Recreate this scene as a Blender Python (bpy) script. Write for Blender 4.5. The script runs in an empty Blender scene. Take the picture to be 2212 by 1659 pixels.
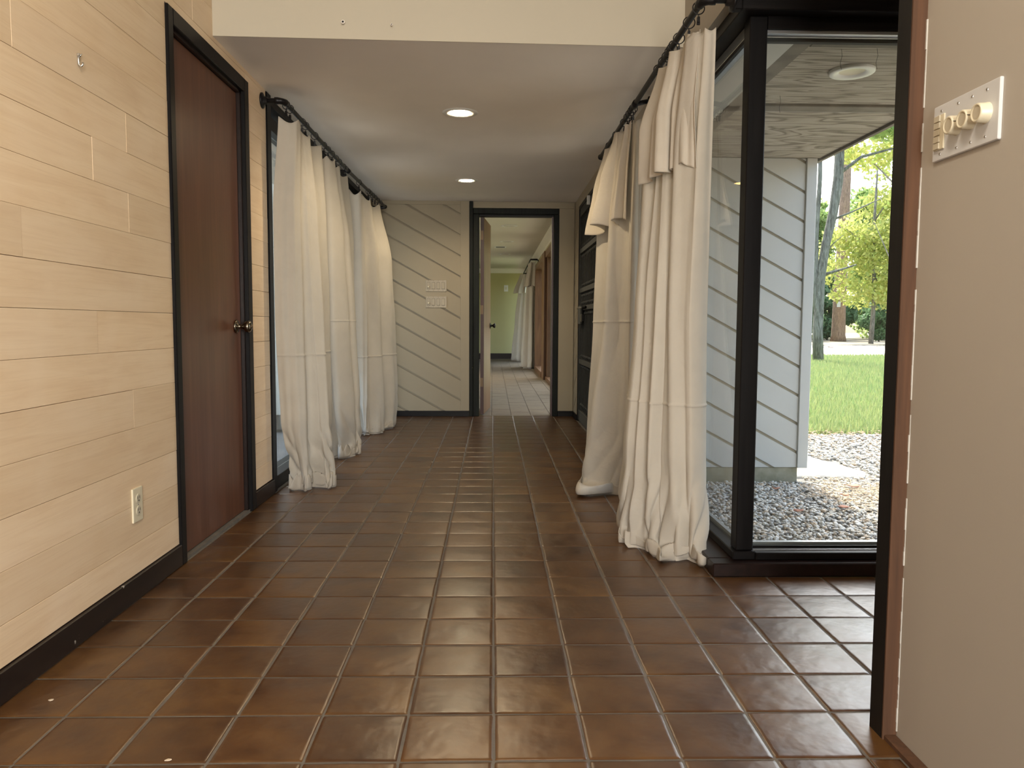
import bpy, bmesh, math, random
import numpy as np
from mathutils import Vector, Matrix

S = bpy.context.scene
COL = S.collection
random.seed(7)
RNG = np.random.default_rng(11)
PI = math.pi

# ------------------------------------------------------------------ camera
F_PX, PITCH, YAW, ROLL, CAM_H = 1692.0, -0.0758, 0.0244, 0.0051, 0.932
cd = bpy.data.cameras.new('camera')
cd.sensor_width = 36.0
cd.sensor_fit = 'HORIZONTAL'
cd.lens = F_PX / 2212.0 * 36.0
cd.clip_start, cd.clip_end = 0.05, 400
cam = bpy.data.objects.new('camera', cd)
COL.objects.link(cam)
fwd = Vector((math.sin(YAW) * math.cos(PITCH), math.cos(YAW) * math.cos(PITCH), math.sin(PITCH)))
rgt = Vector((math.cos(YAW), -math.sin(YAW), 0))
upv = rgt.cross(fwd)
r2 = rgt * math.cos(ROLL) + upv * math.sin(ROLL)
u2 = upv * math.cos(ROLL) - rgt * math.sin(ROLL)
cam.matrix_world = Matrix(((r2.x, u2.x, -fwd.x, 0), (r2.y, u2.y, -fwd.y, 0), (r2.z, u2.z, -fwd.z, CAM_H), (0, 0, 0, 1)))
S.camera = cam

# ------------------------------------------------------------------ world, sun, lamps, exposure
SUN_EL, SUN_AZ = math.radians(48), math.radians(4)
w = bpy.data.worlds.new('world')
S.world = w
w.use_nodes = True
wn = w.node_tree
bg = wn.nodes['Background']
sky = wn.nodes.new('ShaderNodeTexSky')
sky.sky_type = 'NISHITA'
sky.sun_disc = False
sky.sun_elevation = SUN_EL
sky.sun_rotation = SUN_AZ
sky.air_density, sky.dust_density, sky.ozone_density = 1.0, 4.0, 1.0
hs = wn.nodes.new('ShaderNodeHueSaturation')
hs.inputs['Saturation'].default_value = 0.8
wn.links.new(sky.outputs[0], hs.inputs['Color'])
wn.links.new(hs.outputs[0], bg.inputs[0])
bg.inputs[1].default_value = 1.0

def lamp(name, kind, loc, energy, color=(1, 1, 1), rot=(0, 0, 0), **kw):
    d = bpy.data.lights.new(name, kind)
    d.energy = energy
    d.color = color
    for k, v in kw.items():
        setattr(d, k, v)
    o = bpy.data.objects.new(name, d)
    COL.objects.link(o)
    o.location = loc
    o.rotation_euler = rot
    return o

sun = lamp('sun', 'SUN', (0, 0, 30), 9.0, (1.0, 0.93, 0.82), angle=0.012)
sd = Vector((math.sin(SUN_AZ) * math.cos(SUN_EL), math.cos(SUN_AZ) * math.cos(SUN_EL), math.sin(SUN_EL)))
sun.rotation_euler = sd.to_track_quat('Z', 'Y').to_euler()
# added area light for daylight from behind the camera, turned for side light
lamp('entrance_side_fill', 'AREA', (0.35, -2.6, 1.35), 250, (1.0, 0.94, 0.85), (PI / 2, 0, math.radians(32)), shape='RECTANGLE', size=1.3, size_y=2.2)
lamp('entrance_ceiling_light', 'AREA', (-0.1, 0.6, 2.76), 30, (1.0, 0.88, 0.72), (0, 0, 0), shape='DISK', size=0.5)  # added overhead fill that brightens the interior, no fixture modelled
lamp('far_room_fill', 'AREA', (-1.6, 13.5, 2.40), 100, (1.0, 0.82, 0.55), (0, 0, 0), shape='DISK', size=0.7)  # added unseen lamp that warms the far room, its visible downlights are off
S.view_settings.view_transform = 'Standard'
S.view_settings.look = 'None'
S.view_settings.gamma = 1.0
S.view_settings.use_curve_mapping = False
S.view_settings.exposure = 0.0
S.cycles.max_bounces = 10
S.cycles.diffuse_bounces = 5
S.cycles.glossy_bounces = 4
S.cycles.transparent_max_bounces = 16
S.cycles.sample_clamp_indirect = 6.0
S.cycles.use_denoising = True
S.cycles.caustics_reflective = False
S.cycles.caustics_refractive = False

# ------------------------------------------------------------------ materials
class NT:
    def __init__(s, name):
        s.m = bpy.data.materials.new(name)
        s.m.use_nodes = True
        s.t = s.m.node_tree
        s.b = s.t.nodes['Principled BSDF']
        s.out = s.t.nodes['Material Output']
    def n(s, kind, **kw):
        nd = s.t.nodes.new('ShaderNode' + kind)
        for k, v in kw.items():
            if k.startswith('i_'):
                nd.inputs[k[2:].replace('_', ' ')].default_value = v
            else:
                setattr(nd, k, v)
        return nd
    def l(s, a, b):
        s.t.links.new(a, b)
    def coord(s, scale=(1, 1, 1), rot=(0, 0, 0), kind='Object', rand=0.0):
        tc = s.n('TexCoord')
        mp = s.n('Mapping')
        mp.inputs['Scale'].default_value = scale
        mp.inputs['Rotation'].default_value = rot
        src = tc.outputs[kind]
        if rand:
            oi = s.n('ObjectInfo')
            cx = s.n('CombineXYZ')
            mu = s.n('Math', operation='MULTIPLY')
            mu.inputs[1].default_value = rand
            s.l(oi.outputs['Random'], mu.inputs[0])
            for i in range(3):
                s.l(mu.outputs[0], cx.inputs[i])
            va = s.n('VectorMath', operation='ADD')
            s.l(src, va.inputs[0])
            s.l(cx.outputs[0], va.inputs[1])
            src = va.outputs[0]
        s.l(src, mp.inputs[0])
        return mp.outputs[0]
    def noise(s, vec, scale, detail=3, rough=0.5, dist=0.0):
        nd = s.n('TexNoise')
        nd.inputs['Scale'].default_value = scale
        nd.inputs['Detail'].default_value = detail
        nd.inputs['Roughness'].default_value = rough
        nd.inputs['Distortion'].default_value = dist
        s.l(vec, nd.inputs['Vector'])
        return nd.outputs[0]
    def ramp(s, fac, stops):
        r = s.n('ValToRGB')
        e = r.color_ramp.elements
        while len(e) < len(stops):
            e.new(0.5)
        for i, (p, c) in enumerate(stops):
            e[i].position = p
            e[i].color = (*c, 1) if len(c) == 3 else c
        s.l(fac, r.inputs[0])
        return r.outputs[0]
    def mix(s, fac, a, b, blend='MIX'):
        m = s.n('Mix', data_type='RGBA', blend_type=blend)
        for val, idx in ((fac, 0), (a, 6), (b, 7)):
            if hasattr(val, 'links'):
                s.l(val, m.inputs[idx])
            elif idx == 0:
                m.inputs[0].default_value = val
            else:
                m.inputs[idx].default_value = (*val, 1)
        return m.outputs[2]
    def bump(s, h, strength, dist=0.01):
        b = s.n('Bump')
        b.inputs['Strength'].default_value = strength
        b.inputs['Distance'].default_value = dist
        s.l(h, b.inputs['Height'])
        s.l(b.outputs[0], s.b.inputs['Normal'])
        return b
    def base(s, c):
        if hasattr(c, 'links'):
            s.l(c, s.b.inputs['Base Color'])
        else:
            s.b.inputs['Base Color'].default_value = (*c, 1)
    def rough(s, v):
        if hasattr(v, 'links'):
            s.l(v, s.b.inputs['Roughness'])
        else:
            s.b.inputs['Roughness'].default_value = v

def plain(name, c, rough=0.6, metal=0.0, var=0.06, scale=6, bump=0.0, bscale=60):
    t = NT(name)
    v = t.coord()
    nz = t.noise(v, scale, 4)
    lo = tuple(x * (1 - var) for x in c)
    hi = tuple(min(1, x * (1 + var)) for x in c)
    t.base(t.ramp(nz, [(0.3, lo), (0.7, hi)]))
    t.rough(rough)
    t.b.inputs['Metallic'].default_value = metal
    if bump:
        t.bump(t.noise(v, bscale, 3), bump, 0.004)
    return t.m

def mat_tile():
    t = NT('glazed_brown_tile')
    v = t.coord(rand=40)
    oi = t.n('ObjectInfo')
    n1 = t.noise(v, 7, 4, 0.6, 0.0)
    n2 = t.noise(v, 40, 5, 0.7)
    c = t.ramp(n1, [(0.28, (0.040, 0.015, 0.004)), (0.5, (0.072, 0.031, 0.0075)), (0.75, (0.105, 0.050, 0.012))])
    tint = t.ramp(oi.outputs['Random'], [(0.0, (0.72, 0.62, 0.62)), (0.35, (0.95, 0.92, 0.9)), (0.7, (1.08, 1.0, 0.95)), (1.0, (1.2, 1.2, 1.1))])
    c = t.mix(1.0, c, tint, 'MULTIPLY')
    t.base(c)
    t.rough(t.ramp(n1, [(0.3, (0.30,) * 3), (0.7, (0.38,) * 3)]))
    t.b.inputs['IOR'].default_value = 1.62
    big = t.noise(v, 16, 2, 0.5, 0.0)
    m = t.n('Math', operation='MULTIPLY_ADD')
    m.inputs[1].default_value = 0.13
    t.l(n2, m.inputs[0])
    t.l(big, m.inputs[2])
    t.bump(m.outputs[0], 0.5, 0.0045)
    return t.m

def mat_maple():
    t = NT('maple_plank')
    v = t.coord(rand=30)
    vs = t.coord(scale=(6, 0.9, 9), rand=30)
    oi = t.n('ObjectInfo')
    g = t.noise(vs, 2.2, 6, 0.6, 1.2)
    g2 = t.noise(t.coord(scale=(10, 1.2, 60), rand=30), 3, 3, 0.6, 0.4)
    blot = t.noise(v, 3.0, 3, 0.5, 0.5)
    c = t.ramp(g, [(0.25, (0.67, 0.495, 0.325)), (0.5, (0.73, 0.56, 0.38)), (0.75, (0.77, 0.61, 0.43))])
    c = t.mix(t.ramp(g2, [(0.36, (0.25,) * 3), (0.5, (0,) * 3)]), c, (0.60, 0.43, 0.27))
    c = t.mix(t.ramp(blot, [(0.42, (0,) * 3), (0.72, (0.45,) * 3)]), c, (0.80, 0.65, 0.49))
    kn = t.n('TexVoronoi')
    kn.inputs['Scale'].default_value = 2.4
    t.l(v, kn.inputs['Vector'])
    c = t.mix(t.ramp(kn.outputs['Distance'], [(0.008, (0.75,) * 3), (0.03, (0,) * 3)]), c, (0.16, 0.085, 0.045))
    tint = t.ramp(oi.outputs['Random'], [(0.0, (0.93, 0.92, 0.90)), (0.5, (1, 1, 1)), (1.0, (1.05, 1.04, 1.02))])
    t.base(t.mix(1.0, c, tint, 'MULTIPLY'))
    t.rough(0.42)
    t.b.inputs['Specular IOR Level'].default_value = 0.35
    t.bump(g2, 0.05, 0.002)
    return t.m

def mat_wood(name, a, b, rough, axis='z', sc=1.0, spec=0.5):
    t = NT(name)
    scl = {'z': (14, 14, 0.8), 'y': (14, 0.8, 14), 'x': (0.8, 14, 14)}[axis]
    v = t.coord(scale=tuple(x * sc for x in scl))
    g = t.noise(v, 2.0, 5, 0.6, 1.0)
    t.base(t.ramp(g, [(0.3, a), (0.7, b)]))
    t.rough(rough)
    t.b.inputs['Specular IOR Level'].default_value = spec
    t.bump(g, 0.08, 0.002)
    return t.m

def mat_paint(name, c, rough=0.75, var=0.03, bump=0.05):
    t = NT(name)
    v = t.coord()
    n = t.noise(v, 1.3, 4)
    t.base(t.ramp(n, [(0.3, tuple(x * (1 - var) for x in c)), (0.7, tuple(min(1, x * (1 + var)) for x in c))]))
    t.rough(rough)
    t.b.inputs['Specular IOR Level'].default_value = 0.3
    t.bump(t.noise(v, 140, 3), bump, 0.002)
    return t.m

def mat_cloth(name, c, transl=0.35):
    t = NT(name)
    v = t.coord()
    n = t.noise(v, 7, 5, 0.6)
    wv = t.n('TexWave', wave_type='BANDS', bands_direction='Z')
    wv.inputs['Scale'].default_value = 160
    wv.inputs['Distortion'].default_value = 2.5
    t.l(v, wv.inputs['Vector'])
    wv2 = t.n('TexWave', wave_type='BANDS', bands_direction='DIAGONAL')
    wv2.inputs['Scale'].default_value = 140
    wv2.inputs['Distortion'].default_value = 2.5
    t.l(v, wv2.inputs['Vector'])
    col = t.ramp(n, [(0.3, tuple(x * 0.93 for x in c)), (0.7, c)])
    t.base(col)
    t.rough(0.9)
    t.b.inputs['Specular IOR Level'].default_value = 0.1
    h = t.mix(0.5, wv.outputs[0], wv2.outputs[0])
    b1 = t.n('Bump', i_Strength=0.12, i_Distance=0.0015)
    t.l(h, b1.inputs['Height'])
    cr = t.noise(v, 16, 3, 0.5, 0.8)
    b2 = t.n('Bump', i_Strength=0.22, i_Distance=0.012)
    t.l(cr, b2.inputs['Height'])
    t.l(b1.outputs[0], b2.inputs['Normal'])
    t.l(b2.outputs[0], t.b.inputs['Normal'])
    tr = t.n('BsdfTranslucent')
    t.l(col, tr.inputs[0])
    t.l(b2.outputs[0], tr.inputs['Normal'])
    ms = t.n('MixShader')
    ms.inputs[0].default_value = transl
    t.l(t.b.outputs[0], ms.inputs[1])
    t.l(tr.outputs[0], ms.inputs[2])
    t.l(ms.outputs[0], t.out.inputs[0])
    return t.m

def mat_scuffed():
    t = NT('scuffed_dark_baseboard')
    v = t.coord()
    g = t.noise(t.coord(scale=(14, 0.8, 14)), 2.0, 5)
    c = t.ramp(g, [(0.3, (0.006, 0.003, 0.003)), (0.7, (0.015, 0.008, 0.006))])
    sp = t.noise(v, 26, 2, 0.4)
    c = t.mix(t.ramp(sp, [(0.735, (0,) * 3), (0.76, (0.8,) * 3)]), c, (0.42, 0.38, 0.34))
    t.base(c)
    t.rough(0.36)
    t.b.inputs['Specular IOR Level'].default_value = 0.3
    return t.m

def mat_glass():
    t = NT('window_glass')
    lw = t.n('LayerWeight', i_Blend=0.5)
    pw = t.n('Math', operation='POWER')
    pw.inputs[1].default_value = 5.0
    t.l(lw.outputs['Facing'], pw.inputs[0])
    fr = t.n('Math', operation='MULTIPLY_ADD')
    fr.inputs[1].default_value = 0.93
    fr.inputs[2].default_value = 0.035
    t.l(pw.outputs[0], fr.inputs[0])
    tp = t.n('BsdfTransparent')
    tp.inputs[0].default_value = (0.95, 0.975, 0.96, 1)
    gl = t.n('BsdfGlossy')
    gl.inputs['Roughness'].default_value = 0.0
    v = t.coord()
    df = t.n('BsdfDiffuse')
    df.inputs[0].default_value = (0.75, 0.78, 0.76, 1)
    dust = t.ramp(t.noise(v, 2.5, 5, 0.6), [(0.35, (0.012,) * 3), (0.8, (0.06,) * 3)])
    m1 = t.n('MixShader')
    t.l(fr.outputs[0], m1.inputs[0])
    t.l(tp.outputs[0], m1.inputs[1])
    t.l(gl.outputs[0], m1.inputs[2])
    m2 = t.n('MixShader')
    t.l(dust, m2.inputs[0])
    t.l(m1.outputs[0], m2.inputs[1])
    t.l(df.outputs[0], m2.inputs[2])
    t.l(m2.outputs[0], t.out.inputs[0])
    return t.m

def mat_leaf(name, a, b, transl=0.55):
    t = NT(name)
    oi = t.n('NewGeometry')
    v = t.coord()
    n = t.noise(v, 1.2, 4, 0.7)
    wn_ = t.n('TexWhiteNoise', noise_dimensions='1D')
    t.l(oi.outputs['Random Per Island'], wn_.inputs['W'])
    col = t.mix(wn_.outputs[0], a, b)
    col = t.mix(t.ramp(n, [(0.35, (0,) * 3), (0.7, (0.5,) * 3)]), col, b)
    t.base(col)
    t.rough(0.55)
    tr = t.n('BsdfTranslucent')
    t.l(col, tr.inputs[0])
    ms = t.n('MixShader')
    ms.inputs[0].default_value = transl
    t.l(t.b.outputs[0], ms.inputs[1])
    t.l(tr.outputs[0], ms.inputs[2])
    t.l(ms.outputs[0], t.out.inputs[0])
    return t.m

def mat_emit(name, c, s):
    t = NT(name)
    e = t.n('Emission')
    e.inputs[0].default_value = (*c, 1)
    e.inputs[1].default_value = s
    t.l(e.outputs[0], t.out.inputs[0])
    return t.m

def mat_plywood(name, ang):
    t = NT(name)
    v = t.coord(scale=(0.75, 6.5, 1) if ang == 0 else (0.8, 3.2, 1), rot=(0, 0, ang))
    n = t.noise(v, 1.9, 2, 0.4, 1.2)
    wv = t.n('Math', operation='MULTIPLY')
    wv.inputs[1].default_value = 6.0
    t.l(n, wv.inputs[0])
    fr = t.n('Math', operation='FRACT')
    t.l(wv.outputs[0], fr.inputs[0])
    c = t.ramp(fr.outputs[0], [(0.12, (0.37, 0.335, 0.28)), (0.42, (0.28, 0.25, 0.20)), (0.55, (0.15, 0.125, 0.10)), (0.72, (0.21, 0.18, 0.145)), (0.8, (0.36, 0.325, 0.275))])
    t.base(c)
    t.rough(0.85)
    t.bump(fr.outputs[0], 0.2, 0.003)
    return t.m

def mat_concrete(name, a, b):
    t = NT(name)
    v = t.coord()
    t.base(t.ramp(t.noise(v, 9, 6, 0.65), [(0.3, a), (0.7, b)]))
    t.rough(0.9)
    t.bump(t.noise(v, 60, 4), 0.3, 0.006)
    return t.m

def mat_ground(name, stops, sc, bumpd=0.02):
    t = NT(name)
    v = t.coord()
    t.base(t.ramp(t.noise(v, sc, 7, 0.7), stops))
    t.rough(0.95)
    t.bump(t.noise(v, sc * 4, 4), 0.5, bumpd)
    return t.m

def mat_pebble():
    t = NT('river_pebble')
    g = t.n('NewGeometry')
    c = t.ramp(g.outputs['Random Per Island'], [(0.0, (0.16, 0.15, 0.135)), (0.3, (0.46, 0.44, 0.40)), (0.65, (0.72, 0.69, 0.63)), (0.97, (0.58, 0.45, 0.32))])
    t.base(c)
    t.rough(0.8)
    return t.m

def mat_bark(name, a, b):
    t = NT(name)
    v = t.coord(scale=(6, 6, 1.1))
    n = t.noise(v, 3.0, 6, 0.65, 0.8)
    t.base(t.ramp(n, [(0.35, a), (0.65, b)]))
    t.rough(0.95)
    t.bump(n, 0.9, 0.05)
    return t.m

M = {
    'tile': mat_tile(),
    'grout': mat_concrete('grey_grout', (0.085, 0.072, 0.06), (0.15, 0.13, 0.105)),
    'maple': mat_maple(),
    'drywall_tan': mat_paint('tan_wall_paint', (0.41, 0.375, 0.325), 0.7),
    'ceiling': mat_paint('ceiling_paint', (0.80, 0.755, 0.70), 0.8, 0.05),
    'header': mat_paint('cream_header_paint', (0.54, 0.495, 0.40), 0.75),
    'cream': mat_paint('cream_board_paint', (0.31, 0.262, 0.182), 0.5),
    'white_siding': mat_paint('white_siding_paint', (0.53, 0.53, 0.505), 0.6, 0.04),
    'siding_groove': mat_paint('dirty_shaded_siding_groove', (0.36, 0.33, 0.26), 0.8, 0.1),  # brownish groove dirt, darkened further to strengthen the groove shade lines
    'black_wood': mat_wood('black_stained_wood', (0.004, 0.0035, 0.004), (0.010, 0.009, 0.009), 0.42, 'z', 1.0, 0.14),
    'black_wood_h': mat_wood('black_stained_wood_rail', (0.004, 0.0035, 0.004), (0.011, 0.0095, 0.009), 0.42, 'x', 1.0, 0.14),
    'brown_base': mat_wood('dark_brown_baseboard', (0.007, 0.0035, 0.003), (0.017, 0.008, 0.006), 0.36, 'y', 1.0, 0.3),
    'scuffed_base': mat_scuffed(),
    'frame_green': mat_wood('worn_black_door_frame', (0.004, 0.004, 0.004), (0.013, 0.016, 0.012), 0.5, 'z', 1.2, 0.12),
    'mahogany': mat_wood('mahogany_door', (0.085, 0.030, 0.015), (0.135, 0.054, 0.028), 0.34, 'z', 0.6, 0.4),
    'red_edge': mat_wood('dark_red_door_edge', (0.03, 0.008, 0.006), (0.055, 0.014, 0.01), 0.4),
    'oak': mat_wood('pale_brown_door', (0.17, 0.085, 0.04), (0.27, 0.15, 0.075), 0.35, 'z', 0.7, 0.12),
    'oak_frame': mat_wood('brown_oak_frame', (0.085, 0.040, 0.018), (0.17, 0.088, 0.042), 0.4, 'z', 0.9, 0.25),
    'raw_wood': mat_wood('raw_brown_wood', (0.055, 0.023, 0.009), (0.10, 0.043, 0.018), 0.8, 'z', 1.2),
    'cloth': mat_cloth('canvas_curtain', (0.69, 0.64, 0.56), 0.36),
    'cloth2': mat_cloth('canvas_flap', (0.66, 0.605, 0.52), 0.22),
    'iron': plain('black_iron_pipe', (0.02, 0.019, 0.02), 0.42, 0.7, 0.2, 30),
    'gate_iron': plain('painted_gate_iron', (0.022, 0.023, 0.021), 0.65, 0.0, 0.2, 30),
    'dark_door': plain('dark_painted_door', (0.012, 0.011, 0.011), 0.45),
    'pewter': plain('antique_pewter', (0.20, 0.17, 0.13), 0.22, 1.0, 0.2, 40),
    'black_metal': plain('black_knob_metal', (0.02, 0.018, 0.016), 0.3, 0.8),
    'brass': plain('aged_brass', (0.16, 0.11, 0.07), 0.5, 0.7),
    'alu': plain('brushed_aluminium', (0.55, 0.57, 0.6), 0.3, 0.85, 0.05),
    'steel': plain('bright_steel', (0.7, 0.7, 0.7), 0.25, 1.0),
    'ivory': plain('ivory_plastic', (0.66, 0.60, 0.45), 0.35, 0, 0.03),
    'ivory_dark': plain('ivory_button', (0.52, 0.47, 0.36), 0.4, 0, 0.03),
    'plate_white': plain('white_plate', (0.60, 0.61, 0.62), 0.28, 0, 0.02),
    'plaster': plain('torn_plaster_white', (0.5, 0.48, 0.44), 0.9),
    'plate_cream': plain('cream_switch_plastic', (0.32, 0.272, 0.19), 0.35, 0, 0.02),
    'white': plain('white_plastic', (0.74, 0.74, 0.71), 0.4, 0, 0.03),
    'dark': plain('dark_cavity', (0.01, 0.01, 0.01), 0.8),
    'glass': mat_glass(),
    'bulb': mat_emit('warm_lamp_glow', (1.0, 0.86, 0.55), 8.0),
    'reflector': plain('lamp_reflector', (0.75, 0.66, 0.42), 0.5, 0.0),
    'green': mat_paint('sage_green_paint', (0.47, 0.44, 0.22), 0.7),
    'offwhite': mat_paint('offwhite_ceiling_paint', (0.66, 0.63, 0.54), 0.8),
    'crown': mat_paint('crown_paint', (0.78, 0.75, 0.64), 0.45),
    'grey_tile': mat_concrete('grey_beige_tile', (0.115, 0.086, 0.05), (0.165, 0.128, 0.082)),
    'plyx': mat_plywood('plywood_soffit', 0.0),
    'plyd': mat_plywood('plywood_soffit_diagonal', math.radians(-38)),
    'soffit_trim': plain('weathered_grey_trim', (0.16, 0.14, 0.115), 0.8, 0, 0.3, 8),
    'concrete': mat_concrete('mossy_concrete', (0.20, 0.19, 0.12), (0.36, 0.34, 0.26)),
    'gravel_base': mat_ground('gravel_bed', [(0.3, (0.10, 0.09, 0.08)), (0.7, (0.36, 0.34, 0.31))], 45, 0.03),
    'soil': mat_ground('woodland_soil', [(0.3, (0.17, 0.14, 0.10)), (0.7, (0.34, 0.30, 0.24))], 1.5),
    'bounce_ground': mat_ground('pale_bounce_ground', [(0.3, (0.26, 0.245, 0.22)), (0.7, (0.40, 0.38, 0.35))], 3),  # pale tone chosen to bounce sunlight indoors
    'sand': mat_ground('pale_sand', [(0.3, (0.62, 0.55, 0.46)), (0.7, (0.78, 0.73, 0.65))], 3),
    'lawn': mat_ground('lawn_turf', [(0.3, (0.07, 0.12, 0.035)), (0.55, (0.13, 0.20, 0.06)), (0.75, (0.28, 0.25, 0.13))], 2.5),
    'grass': mat_leaf('grass_blade', (0.15, 0.26, 0.09), (0.34, 0.36, 0.15), 0.4),
    'pebble': mat_pebble(),
    'bark': mat_bark('pine_bark', (0.20, 0.13, 0.10), (0.46, 0.31, 0.23)),
    'bark_grey': mat_bark('lichen_bark', (0.085, 0.075, 0.06), (0.31, 0.29, 0.255)),
    'leaf_y': mat_leaf('yellow_green_leaf', (0.32, 0.44, 0.10), (0.60, 0.58, 0.20), 0.6),
    'leaf_g': mat_leaf('green_leaf', (0.18, 0.32, 0.10), (0.38, 0.46, 0.16), 0.55),
    'leaf_d': mat_leaf('dark_green_leaf', (0.10, 0.20, 0.10), (0.20, 0.32, 0.17), 0.45),  # darker green leaf tone for the pine and the understory
    'straw': plain('tan_straw', (0.42, 0.30, 0.18), 0.9, 0, 0.3, 20),
    'litter': plain('brown_litter', (0.24, 0.15, 0.10), 0.9, 0, 0.4, 3),
    'dry_leaf': plain('dry_leaf', (0.33, 0.13, 0.07), 0.8, 0, 0.2, 30),
    'chip': plain('pale_chip', (0.6, 0.5, 0.38), 0.8),
    'roof': plain('roof_underlay', (0.2, 0.19, 0.17), 0.9),
}

# ------------------------------------------------------------------ mesh helpers
class MB:
    def __init__(s):
        s.v, s.f = [], []
    def add(s, vs, fs):
        o = len(s.v)
        s.v += [tuple(p) for p in vs]
        s.f += [tuple(i + o for i in f) for f in fs]
        return s
    def box(s, x0, x1, y0, y1, z0, z1):
        return s.add([(x0, y0, z0), (x1, y0, z0), (x1, y1, z0), (x0, y1, z0), (x0, y0, z1), (x1, y0, z1), (x1, y1, z1), (x0, y1, z1)],
                     [(0, 3, 2, 1), (4, 5, 6, 7), (0, 1, 5, 4), (1, 2, 6, 5), (2, 3, 7, 6), (3, 0, 4, 7)])
    def prism(s, poly, to3, d0, d1):
        n = len(poly)
        a = [to3(u, v, d0) for u, v in poly]
        b = [to3(u, v, d1) for u, v in poly]
        return s.add(a + b, [tuple(range(n))[::-1], tuple(range(n, 2 * n))] + [(i, (i + 1) % n, n + (i + 1) % n, n + i) for i in range(n)])
    def tube(s, pts, rad, n=12, cap=True):
        pts = [Vector(p) for p in pts]
        if not hasattr(rad, '__len__'):
            rad = [rad] * len(pts)
        vs, fs = [], []
        t0 = (pts[1] - pts[0]).normalized()
        ref = Vector((0, 0, 1)) if abs(t0.z) < 0.9 else Vector((1, 0, 0))
        x = t0.cross(ref).normalized()
        for i, p in enumerate(pts):
            if i == 0:
                t = pts[1] - p
            elif i == len(pts) - 1:
                t = p - pts[-2]
            else:
                t = (pts[i + 1] - p).normalized() + (p - pts[i - 1]).normalized()
            t.normalize()
            x = (x - t * x.dot(t)).normalized()
            y = t.cross(x)
            for k in range(n):
                a = 2 * PI * k / n
                vs.append(p + (x * math.cos(a) + y * math.sin(a)) * rad[i])
        for i in range(len(pts) - 1):
            for k in range(n):
                fs.append((i * n + k, i * n + (k + 1) % n, (i + 1) * n + (k + 1) % n, (i + 1) * n + k))
        if cap:
            fs.append(tuple(range(n))[::-1])
            fs.append(tuple(range((len(pts) - 1) * n, len(pts) * n)))
        return s.add(vs, fs)
    def lathe(s, c, axis, prof, n=24):
        """prof: list of (distance along axis, radius)"""
        a = Vector(axis).normalized()
        ref = Vector((0, 0, 1)) if abs(a.z) < 0.9 else Vector((1, 0, 0))
        x = a.cross(ref).normalized()
        y = a.cross(x)
        c = Vector(c)
        vs, fs = [], []
        for d, r in prof:
            for k in range(n):
                t = 2 * PI * k / n
                vs.append(c + a * d + (x * math.cos(t) + y * math.sin(t)) * max(r, 1e-4))
        for i in range(len(prof) - 1):
            for k in range(n):
                fs.append((i * n + k, i * n + (k + 1) % n, (i + 1) * n + (k + 1) % n, (i + 1) * n + k))
        return s.add(vs, fs)
    def torus(s, c, axis, R, r, n=20, m=8):
        a = Vector(axis).normalized()
        ref = Vector((0, 0, 1)) if abs(a.z) < 0.9 else Vector((1, 0, 0))
        x = a.cross(ref).normalized()
        y = a.cross(x)
        c = Vector(c)
        vs, fs = [], []
        for i in range(n):
            t = 2 * PI * i / n
            d = x * math.cos(t) + y * math.sin(t)
            for k in range(m):
                p = 2 * PI * k / m
                vs.append(c + d * (R + r * math.cos(p)) + a * (r * math.sin(p)))
        for i in range(n):
            for k in range(m):
                fs.append((i * m + k, ((i + 1) % n) * m + k, ((i + 1) % n) * m + (k + 1) % m, i * m + (k + 1) % m))
        return s.add(vs, fs)

def mesh_from(name, v, f, mat, smooth=False, bevel=0.0, seg=1):
    me = bpy.data.meshes.new(name)
    me.from_pydata([tuple(p) for p in v], [], f)
    bm = bmesh.new()
    bm.from_mesh(me)
    bmesh.ops.recalc_face_normals(bm, faces=bm.faces)
    if bevel:
        es = [e for e in bm.edges if len(e.link_faces) == 2 and e.calc_face_angle(0) > 0.6]
        bmesh.ops.bevel(bm, geom=es, offset=bevel, segments=seg, affect='EDGES', profile=0.7)
    bm.to_mesh(me)
    bm.free()
    if mat is not None:
        me.materials.append(mat)
    if smooth:
        me.polygons.foreach_set('use_smooth', [True] * len(me.polygons))
    return me

def link(name, me, parent=None):
    o = bpy.data.objects.new(name, me)
    COL.objects.link(o)
    if parent is not None:
        o.parent = parent
        o.matrix_parent_inverse = Matrix.Identity(4)
    return o

def wloc(o):
    p = Vector((0, 0, 0))
    while o is not None:
        p = p + Vector(o.location)
        o = o.parent
    return p

def obj(name, mb, mat, parent=None, smooth=False, bevel=0.0, seg=1, kind=None):
    """builds one mesh; geometry is given in world metres, children sit relative to their parent"""
    v = mb.v
    off = wloc(parent) if parent is not None else Vector((0, 0, 0))
    if parent is None:
        a = np.array(v)
        off = Vector(((a[:, 0].min() + a[:, 0].max()) / 2, (a[:, 1].min() + a[:, 1].max()) / 2, a[:, 2].min()))
    v = [(p[0] - off.x, p[1] - off.y, p[2] - off.z) for p in v]
    o = link(name, mesh_from(name, v, mb.f, mat, smooth, bevel, seg), parent)
    if parent is None:
        o.location = off
    if kind:
        o['kind'] = kind
    return o

def auto_smooth(o, ang=40):
    me = o.data
    me.polygons.foreach_set('use_smooth', [True] * len(me.polygons))
    try:
        me.set_sharp_from_angle(angle=math.radians(ang))
    except Exception:
        pass
    return o

def thing(name, loc, label, cat, group=None):
    o = bpy.data.objects.new(name, None)
    o.empty_display_size = 0.05
    COL.objects.link(o)
    o.location = loc
    return tag(o, label, cat, group)

def tag(o, label, cat, group=None):
    o['label'] = label
    o['category'] = cat
    if group:
        o['group'] = group
    return o

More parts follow.
